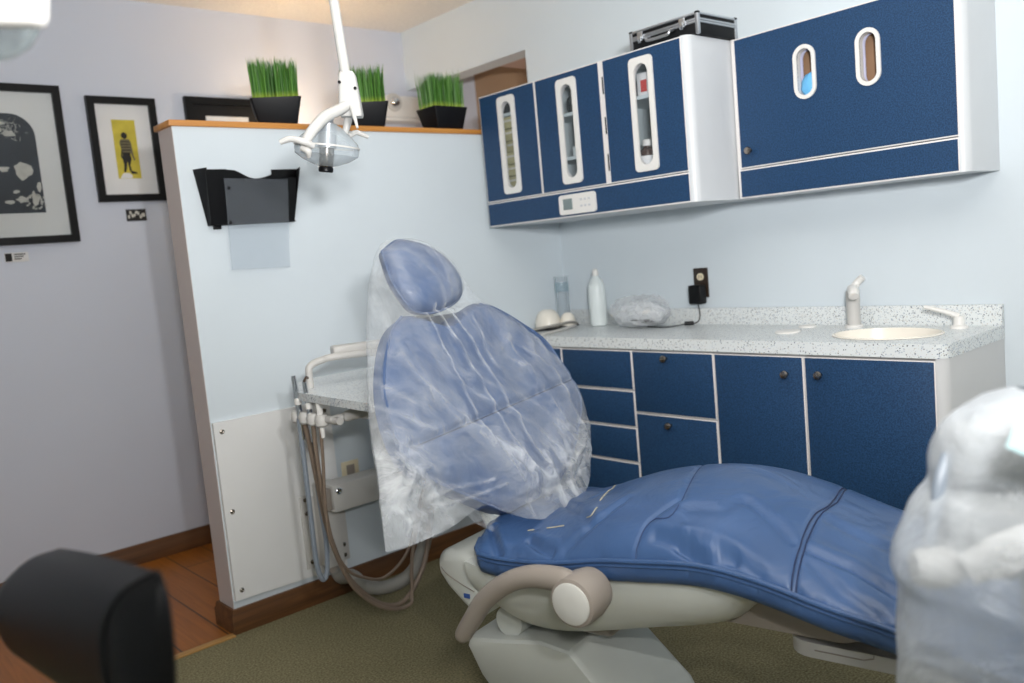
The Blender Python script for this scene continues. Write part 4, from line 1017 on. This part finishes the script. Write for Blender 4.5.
# headrest
hp_ = spline([V((a_, b_, 0)) for a_, b_ in [(-.161, .813), (-.079, .843), (.009, .82), (.074, .765), (.093, .689), (.046, .641), (-.06, .617), (-.135, .628), (-.161, .669), (-.173, .73), (-.161, .813)]], 6)[:-1]
hcx, hcy = -.042, .725
b = B(); rings = []
for k, n in ((.05, .075), (.3, .072), (.55, .066), (.75, .057), (.88, .047), (.96, .036), (1.0, .024), (1.0, .012), (.95, 0), (.85, -.008), (.4, -.012), (.05, -.012)):
    rings.append([K(hcx + (p.x - hcx) * k, hcy + (p.y - hcy) * k, n) for p in hp_])
loft(b, rings); hd = obj('headrest', b, M['vinylback'], chair, smooth=80)
obj('piping', TUBE([K(p.x, p.y, .024) for p in hp_ + [hp_[0]]], .004, 8), M['vinylback'], hd)
obj('headrest_bar', BOX((-.03, -.006, 0), (.03, .006, .3), .004, 2, Matrix(((cw.x, nn.x, tt.x, K(-.03, .45, -.045).x), (cw.y, nn.y, tt.y, K(-.03, .45, -.045).y), (cw.z, nn.z, tt.z, K(-.03, .45, -.045).z), (0, 0, 0, 1)))), M['chairw'], hd)

# ================================================================ BAG OVER THE BACKREST
t = thing('plastic_cover', 'clear plastic bag pulled over the headrest and back of the dental chair', 'plastic cover', tuple(K(0, 0, -.03)))
def poly(pts, n):
    P = spline([V((p[0], p[1], 0)) for p in pts], 10); ds = [0]
    for i in range(1, len(P)): ds.append(ds[-1] + (P[i] - P[i - 1]).length)
    out = []
    for k in range(n + 1):
        x = ds[-1] * k / n; i = 0
        while i < len(ds) - 2 and ds[i + 1] < x: i += 1
        f = (x - ds[i]) / max(1e-9, ds[i + 1] - ds[i]); out.append(P[i].lerp(P[i + 1], min(1, f)))
    return out
NU, NV = 190, 210
def poly3(pts, n):
    P = spline(pts, 10); ds = [0]
    for i in range(1, len(P)): ds.append(ds[-1] + (P[i] - P[i - 1]).length)
    out = []
    for k in range(n + 1):
        x = ds[-1] * k / n; i = 0
        while i < len(ds) - 2 and ds[i + 1] < x: i += 1
        out.append(P[i].lerp(P[i + 1], min(1, (x - ds[i]) / max(1e-9, ds[i + 1] - ds[i]))))
    return out
BOT = poly3([(-.572, .085, 0), (-.505, .075, .01), (-.389, .071, .03), (-.262, .085, .06), (-.236, .052, .09), (-.167, .004, .11), (-.081, -.018, .115), (.04, -.02, .105), (.165, .012, .07), (.262, .05, .03), (.295, .07, .0)], NU)
TOP = poly([(-.172, .81), (-.123, .848), (-.063, .862), (.020, .851)], NU)
LEF = poly([(-.572, .085), (-.533, .16), (-.49, .246), (-.432, .384), (-.31, .60), (-.172, .81)], NV)
RIG = poly([(.295, .07), (.36, .14), (.402, .236), (.412, .3), (.394, .39), (.325, .505), (.244, .595), (.172, .645), (.146, .72), (.103, .80), (.020, .851)], NV)
def coons(i, j):
    u, v = i / NU, j / NV
    p = BOT[i] * (1 - v) + TOP[i] * v + LEF[j] * (1 - u) + RIG[j] * u
    p -= BOT[0] * ((1 - u) * (1 - v)) + BOT[NU] * (u * (1 - v)) + TOP[0] * ((1 - u) * v) + TOP[NU] * (u * v)
    p.z *= (1 - v) ** 3
    return p
def ridged(x, y, z):
    return 1 - abs(noise.noise(V((x, y, z)))) * 2
hpoly = [(math.atan2(p.y - hcy, p.x - hcx), math.hypot(p.x - hcx, p.y - hcy)) for p in hp_]
hpoly.sort(); hpoly = [(hpoly[-1][0] - 2 * PI, hpoly[-1][1])] + hpoly + [(hpoly[0][0] + 2 * PI, hpoly[0][1])]
HN = [(0, .075), (.3, .072), (.55, .066), (.75, .057), (.88, .047), (.96, .036), (1.0, .026), (1.06, .01), (1.15, -.005)]
def lerpt(tab, x):
    for i in range(len(tab) - 1):
        if x <= tab[i + 1][0]: return tab[i][1] + (tab[i + 1][1] - tab[i][1]) * (x - tab[i][0]) / (tab[i + 1][0] - tab[i][0])
    return tab[-1][1]
def headn(s, t):
    r = math.hypot(s - hcx, t - hcy)
    if r > .25: return -1
    return lerpt(HN, r / lerpt(hpoly, math.atan2(t - hcy, s - hcx)))
def onback(u, v, off=.04):
    d = ray(u, v); k = ((BO + nn * off - CAM).dot(nn)) / d.dot(nn); P = CAM + d * k - BO
    return P.dot(cw), P.dot(tt)
CREASE = [([onback(*p) for p in pts], h, w) for pts, h, w in (
    ([(432, 308), (458, 350), (490, 420), (520, 488)], .013, .008), ([(440, 306), (470, 345), (505, 415), (532, 480)], .012, .007), ([(424, 314), (446, 365), (474, 430), (505, 490)], .010, .006),
    ([(470, 318), (482, 350), (493, 370)], .010, .008), ([(420, 250), (440, 290), (452, 312)], .006, .006), ([(405, 345), (440, 410), (470, 450)], .005, .005),
    ([(386, 440), (405, 452), (422, 470)], .013, .010), ([(392, 455), (410, 475), (400, 500)], .012, .009), ([(384, 425), (398, 470), (388, 510)], .010, .008), ([(420, 505), (450, 490), (480, 486)], .010, .007),
    ([(395, 530), (440, 508), (490, 492)], .012, .007), ([(520, 350), (545, 372), (560, 400)], .009, .008), ([(505, 345), (525, 372), (532, 400)], .009, .007), ([(540, 480), (560, 470), (575, 440)], .009, .007), ([(500, 470), (520, 500), (555, 505)], .010, .007), ([(376, 300), (374, 360), (376, 420)], .006, .006))]
def sheet(side, i0=0, i1=None, j1=None, lift=0, seed=0):
    b = B(); vs = []; fl = b.verts.layers.float.new('fold')
    i1 = i1 or NU; j1 = j1 or NV
    for j in range(j1 + 1):
        row = []
        for i in range(i0, i1 + 1):
            p = coons(i, j); u, v = i / NU, j / NV
            q = abs(2 * u - 1); edge = max(0, 1 - q ** 4) ** .5 * min(1, (1 - v) * 10)
            s, tq = p.x, p.y
            # long drawn creases run from the head rest down to the lower right
            a_ = (s * .92 + tq * .40); c_ = (tq * .92 - s * .40)
            w = ridged(seed + a_ * 9 + noise.noise(V((s * 3, tq * 3, 2))) * .9, c_ * 1.6, 3.1 * side)
            w2 = ridged(seed + s * 13, tq * 9, 7.7 + side); w3 = noise.noise(V((seed + s * 30, tq * 26, 1.1 * side)))
            lowl = math.exp(-((s + .45) / .12) ** 2 - ((tq - .22) / .16) ** 2); lowr = math.exp(-((s - .15) / .25) ** 2 - ((tq - .08) / .12) ** 2)
            rgt = math.exp(-((s - .2) / .14) ** 2 - ((tq - .47) / .13) ** 2)
            amp = .008 * max(0, w) ** 4 + .009 * max(0, w2) ** 2 * (.25 + 1.4 * lowl + lowr + 1.0 * rgt) + .0035 * w3 * (.25 + 2.6 * lowl + 1.2 * lowr + 1.3 * rgt) + .004 * abs(noise.noise(V((s * 55, tq * 40, 9)))) * (lowl * 2 + lowr + rgt)
            fo = min(1, 1.0 * lowl + .55 * lowr * (w2 > .2) + .3 * lowr + .5 * rgt * max(0, w2) + .5 * math.exp(-(((s + .33) * .8 + (tq - .5) * .62) / .07) ** 2) * max(0, w2) + .35 * max(0, w) ** 4)
            for cr, ch, cwd in CREASE:
                d = min(segd((s, tq), cr[k], cr[k + 1]) for k in range(len(cr) - 1))
                if d < cwd * 3: amp += ch * math.exp(-(d / cwd) ** 1.5); fo = max(fo, (.35 + 25 * ch) * math.exp(-(d / (cwd * .8)) ** 2))  # whitens each crease, a highlight put into the film's opacity
            bot = min(1, v * 7)
            if side > 0:
                bk_ = backoff(s, min(.63, max(.05, tq))) + .008 if tq < .63 else .0
                n = max(headn(s, tq) + .005, bk_ * edge, .016 * edge) + amp * edge * (.4 + .6 * bot)
                n = p.z + n * (.25 + .75 * bot)
            else:
                n = p.z * .2 - (.05 * edge + .03 * edge * (1 - q) + amp * edge) * (.3 + .7 * bot)
            row.append(b.verts.new(K(s, tq, n + lift * edge + .02 * (abs(s) / .4) ** 2 * (1 - v)))); row[-1][fl] = fo * (1 if side > 0 else .6)
        vs.append(row)
    rg = random.Random(seed)
    for j in range(j1):
        for i in range(i1 - i0): b.faces.new((vs[j][i], vs[j][i + 1], vs[j + 1][i + 1], vs[j + 1][i]))
    return b
obj('front_film', sheet(1), M['film'], t, smooth=120); obj('rear_film', sheet(-1), M['film'], t, smooth=120)

# ================================================================ FOREGROUND: BAGGED UNIT (right), STOOL (left), LAMP (top left)
BD = .92
def FD(u, v, dd=0): return dep(u, v, BD + dd)
fb = FD(1010, 683)
t = thing('bagged_delivery_unit', 'delivery unit wrapped in a cloudy plastic bag at the right edge', 'dental unit', (FD(1040, 560).x, FD(1040, 560).y, 0))
LB = [(390, 1014), (394, 1000), (402, 982), (412, 965), (424, 951), (440, 942), (465, 936), (486, 934), (500, 922), (512, 914), (530, 906), (548, 898), (562, 895), (580, 896), (596, 903), (612, 904), (640, 902), (683, 900), (740, 896), (860, 888)]
CU = 1045
FH = V((FW.x, FW.y, 0)).normalized()
b = B(); rings = []
for q in spline([V((p[0], p[1], 0)) for p in LB], 5):
    v_, hw = q.x, CU - q.y - 6
    c = FD(CU, v_, .09); r_ = []
    R_ = hw / FPX * (BD + .09)
    for j in range(72):
        th_ = 2 * PI * j / 72
        p = c + RT * (R_ * math.cos(th_)) + FH * (min(R_, .15) * .8 * math.sin(th_))
        e_ = .25 + .75 * abs(math.sin(th_))
        w = noise.noise(V((p.x * 9, p.y * 9, p.z * 6))) * .012 + max(0, ridged(p.x * 12, p.y * 12, p.z * 4)) ** 3 * .012
        r_.append(p + (RT * math.cos(th_) + FH * math.sin(th_)) * (w * e_))
    rings.append(r_)
loft(b, rings, cap=False)
obj('bag', b, M['film2'], t, smooth=120)
# contents: control head, round knob, support arm
wm = Matrix(((RT.x, FW.x, UP.x, 0), (RT.y, FW.y, UP.y, 0), (RT.z, FW.z, UP.z, 0), (0, 0, 0, 1)))
def bx(u0, v0, u1, v1, d0, d1, bev):
    k = BD / FPX
    return BOX(((u0 - 512) * k, d0, -(v1 - 341.5) * k), ((u1 - 512) * k, d1, -(v0 - 341.5) * k), bev, 3, Matrix.Translation(CAM + FW * (BD)) @ wm)
obj('control_head', bx(985, 505, 1110, 600, .06, .15, .02), M['inner'], t)
obj('keypad', bx(1000, 520, 1050, 580, .054, .064, .004), M['inner'], t)
obj('upper_body', bx(990, 430, 1095, 508, .07, .15, .03), M['inner'], t)
obj('knob', TUBE([FD(914, 568, .085), FD(955, 566, .08)], [.020, .025, .025, .021], 20, 3), M['lampw'], t)
obj('knob_shaft', TUBE([FD(955, 566, .08), FD(1000, 560, .1)], .012, 14), M['lampw'], t)
obj('tubing', TUBE([FD(948, 455, .09), FD(940, 480, .085), FD(936, 510, .085), FD(928, 545, .085)], .008, 10, 5), M['bluehose'], t)
obj('white_bar', TUBE([FD(966, 570, .03), FD(1000, 556, .02), FD(1060, 535, .02), FD(1105, 520, .04)], [(.018, .01), (.024, .012), (.026, .012), (.026, .012)], 16, 4, flat=(0, 0, 1)), M['lampw'], t)
obj('support_arm', TUBE([FD(1050, 580, .1), FD(1055, 700, .1), FD(1055, 1000, .2)] + [V((FD(1055, 1000, .2).x, FD(1055, 1000, .2).y, .02))], .03, 16), M['pale'], t)
pb0 = FD(1055, 1000, .2)
obj('floor_base', LATHE([(.2, 0), (.2, .03), (.17, .045), (.04, .06)], (pb0.x, pb0.y, 0)), M['pale'], t)
t = thing('paper_sheet', 'pale cyan paper sheet leaning on the bagged unit at the frame edge', 'paper', tuple(FD(1030, 430, -.04)))
b = B(); pts = [(1006, 447), (1026, 398), (1075, 372), (1095, 430), (1060, 470)]
loft(b, [[dep(u_, v_, BD - .09 - .0003 * (u_ - 1006)) for u_, v_ in pts], [dep(u_, v_, BD - .0912 - .0003 * (u_ - 1006)) for u_, v_ in pts]])
obj('sheet', b, M['cyan'], t, smooth=0)

# black stool cushion
t = thing('stool', 'black leather stool armrest cushion at the lower left', 'stool', (-2.62, -1.75, 0))
N1, N2 = .80, 1.13
near = [(157, 572), (166, 600), (171, 640), (173, 690), (165, 725), (143, 738), (120, 722), (109, 690), (104, 650), (108, 618), (125, 592)]
far = [(60, 548), (73, 560), (80, 585), (82, 620), (76, 650), (55, 668), (20, 658), (2, 640), (-6, 615), (0, 588), (28, 560)]
def ringpts(ps, d, n=44):
    P = spline([V((p[0], p[1], 0)) for p in ps + [ps[0]]], 12)[:-1]; out = []
    for k in range(n):
        x = k / n * len(P); i = int(x); out.append(P[i].lerp(P[(i + 1) % len(P)], x - i))
    return [dep(p.x, p.y, d) for p in out]
RN, RF = ringpts(near, N1), ringpts(far, N2)
cn = sum(RN, V()) / len(RN); cf = sum(RF, V()) / len(RF)
b = B(); rings = []
dirn = (cn - cf).normalized()
for k, dd in ((.05, .03), (.45, .027), (.7, .020), (.88, .009), (.97, 0.002)): rings.append([cf + (p - cf) * k - dirn * dd for p in RF])
for k in range(25):
    q = k / 24; bul = 1 + .035 * math.sin(PI * q)
    c = cf.lerp(cn, q); rings.append([c + (RF[i].lerp(RN[i], q) - c) * bul for i in range(len(RF))])
loft(b, rings, cap=True); obj('cushion', b, M['leather'], t, smooth=70)
b = B(); loft(b, [[cn + (p - cn) * k + dirn * dd for p in RN] for k, dd in ((1.0, .001), (.985, .007), (.93, .016), (.8, .024), (.5, .03), (.05, .032))]); obj('end_cap', b, M['leather'], t, smooth=70)
obj('piping', TUBE(RN + [RN[0]], .0032, 8), M['leather'], t)
cm = cf.lerp(cn, .45)
obj('support_post', TUBE([cm - V((0, 0, .05)), V((cm.x, cm.y, .35)), V((cm.x - .03, cm.y, .06))], .018, 14), M['chrome'], t)
for k in range(5):
    a_ = 2 * PI * k / 5 + 1.2; e = V((cm.x - .03 + .26 * math.cos(a_), cm.y + .26 * math.sin(a_), .055))
    lg = obj('leg', TUBE([(cm.x - .03, cm.y, .09), tuple(e)], [(.02, .016), (.014, .012)], 10), M['white'], t)
    obj('caster', TUBE([e + V((-.01, 0, -.03)), e + V((.01, 0, -.03))], .025, 16), M['matteblack'], lg)

# blown-out white lamp close to the camera, top left
TD = .85
t = thing('overhead_lamp', 'bright white lamp head close by at the top left corner', 'lamp', tuple(dep(-20, -10, TD)))
k = TD / FPX
mt_ = Matrix.Translation(CAM + FW * TD) @ wm
kf = (TD - .07) / FPX
obj('housing', BOX(((-130 - 512) * kf, -.07, (341.5 - 20) * kf), ((36 - 512) * kf, -.04, (341.5 + 70) * kf), .010, 3, mt_), M['white'], t)
obj('shade', LATHE([(.06, .03), (.057, 0), (.05, -.015), (.036, -.028), (.015, -.036), (.002, -.037)], dep(-24, 22, TD + .02), tuple(UP), 32), clearplastic('pale_shade', (176, 190, 190), .3, .3, .2), t)
pz = dep(-60, -60, TD + .03)
obj('ceiling_pole', TUBE([tuple(pz), (pz.x, pz.y, ZC)], .016, 14), M['white'], t)

# ================================================================ LIGHT
def area(name, loc, target, size, power, col=(1, 1, 1), shape='DISK', sy=None, spread=PI):
    d = bpy.data.lights.new(name, 'AREA'); d.shape = shape; d.size = size; d.energy = power; d.color = col; d.spread = spread
    if sy: d.size_y = sy
    o = bpy.data.objects.new(name, d); COL.objects.link(o); o.location = loc
    o.rotation_euler = (V(target) - V(loc)).to_track_quat('-Z', 'Y').to_euler(); return o
# camera flash with a diffuser: part goes straight ahead, most of it up into the ceiling; plus the floor lamp bulb and two added fill lights
area('flash', (-2.82, -2.98, 1.47), (-1.2, -1.45, 2.6), .14, 26, (1, .995, .99), spread=2.3)
area('flash_bounce', (-2.5, -2.9, 1.55), (-1.8, -2.3, 2.44), .12, 41, (1, .995, .985))
area('ceiling_fill', (-1.4, -1.2, ZC - .03), (-1.4, -1.2, 0), 1.2, 3, (.97, .98, 1), 'RECTANGLE', .8)  # soft ambient fill added below the ceiling, no fixture there
pl = bpy.data.lights.new('lamp_bulb', 'POINT'); pl.energy = 2.4; pl.color = (1, .86, .70); pl.shadow_soft_size = .03
po = bpy.data.objects.new('lamp_bulb', pl); COL.objects.link(po); po.location = (lx, ly, 1.88)
pl = bpy.data.lights.new('passage_fill', 'POINT'); pl.energy = 3; pl.color = (1, .80, .64); pl.shadow_soft_size = .1  # added warm fill that brightens the passage and header underside
po = bpy.data.objects.new('passage_fill', pl); COL.objects.link(po); po.location = (.32, .55, 1.45)
wd_ = bpy.data.worlds.new('world'); SC.world = wd_; wd_.use_nodes = True
wd_.node_tree.nodes['Background'].inputs[0].default_value = (.5, .55, .6, 1); wd_.node_tree.nodes['Background'].inputs[1].default_value = .2

vs = SC.view_settings
vs.view_transform = 'Standard'; vs.look = 'None'; vs.exposure = .1; vs.gamma = 1; vs.use_curve_mapping = False
SC.cycles.transparent_max_bounces = 24
SC.cycles.max_bounces = 8
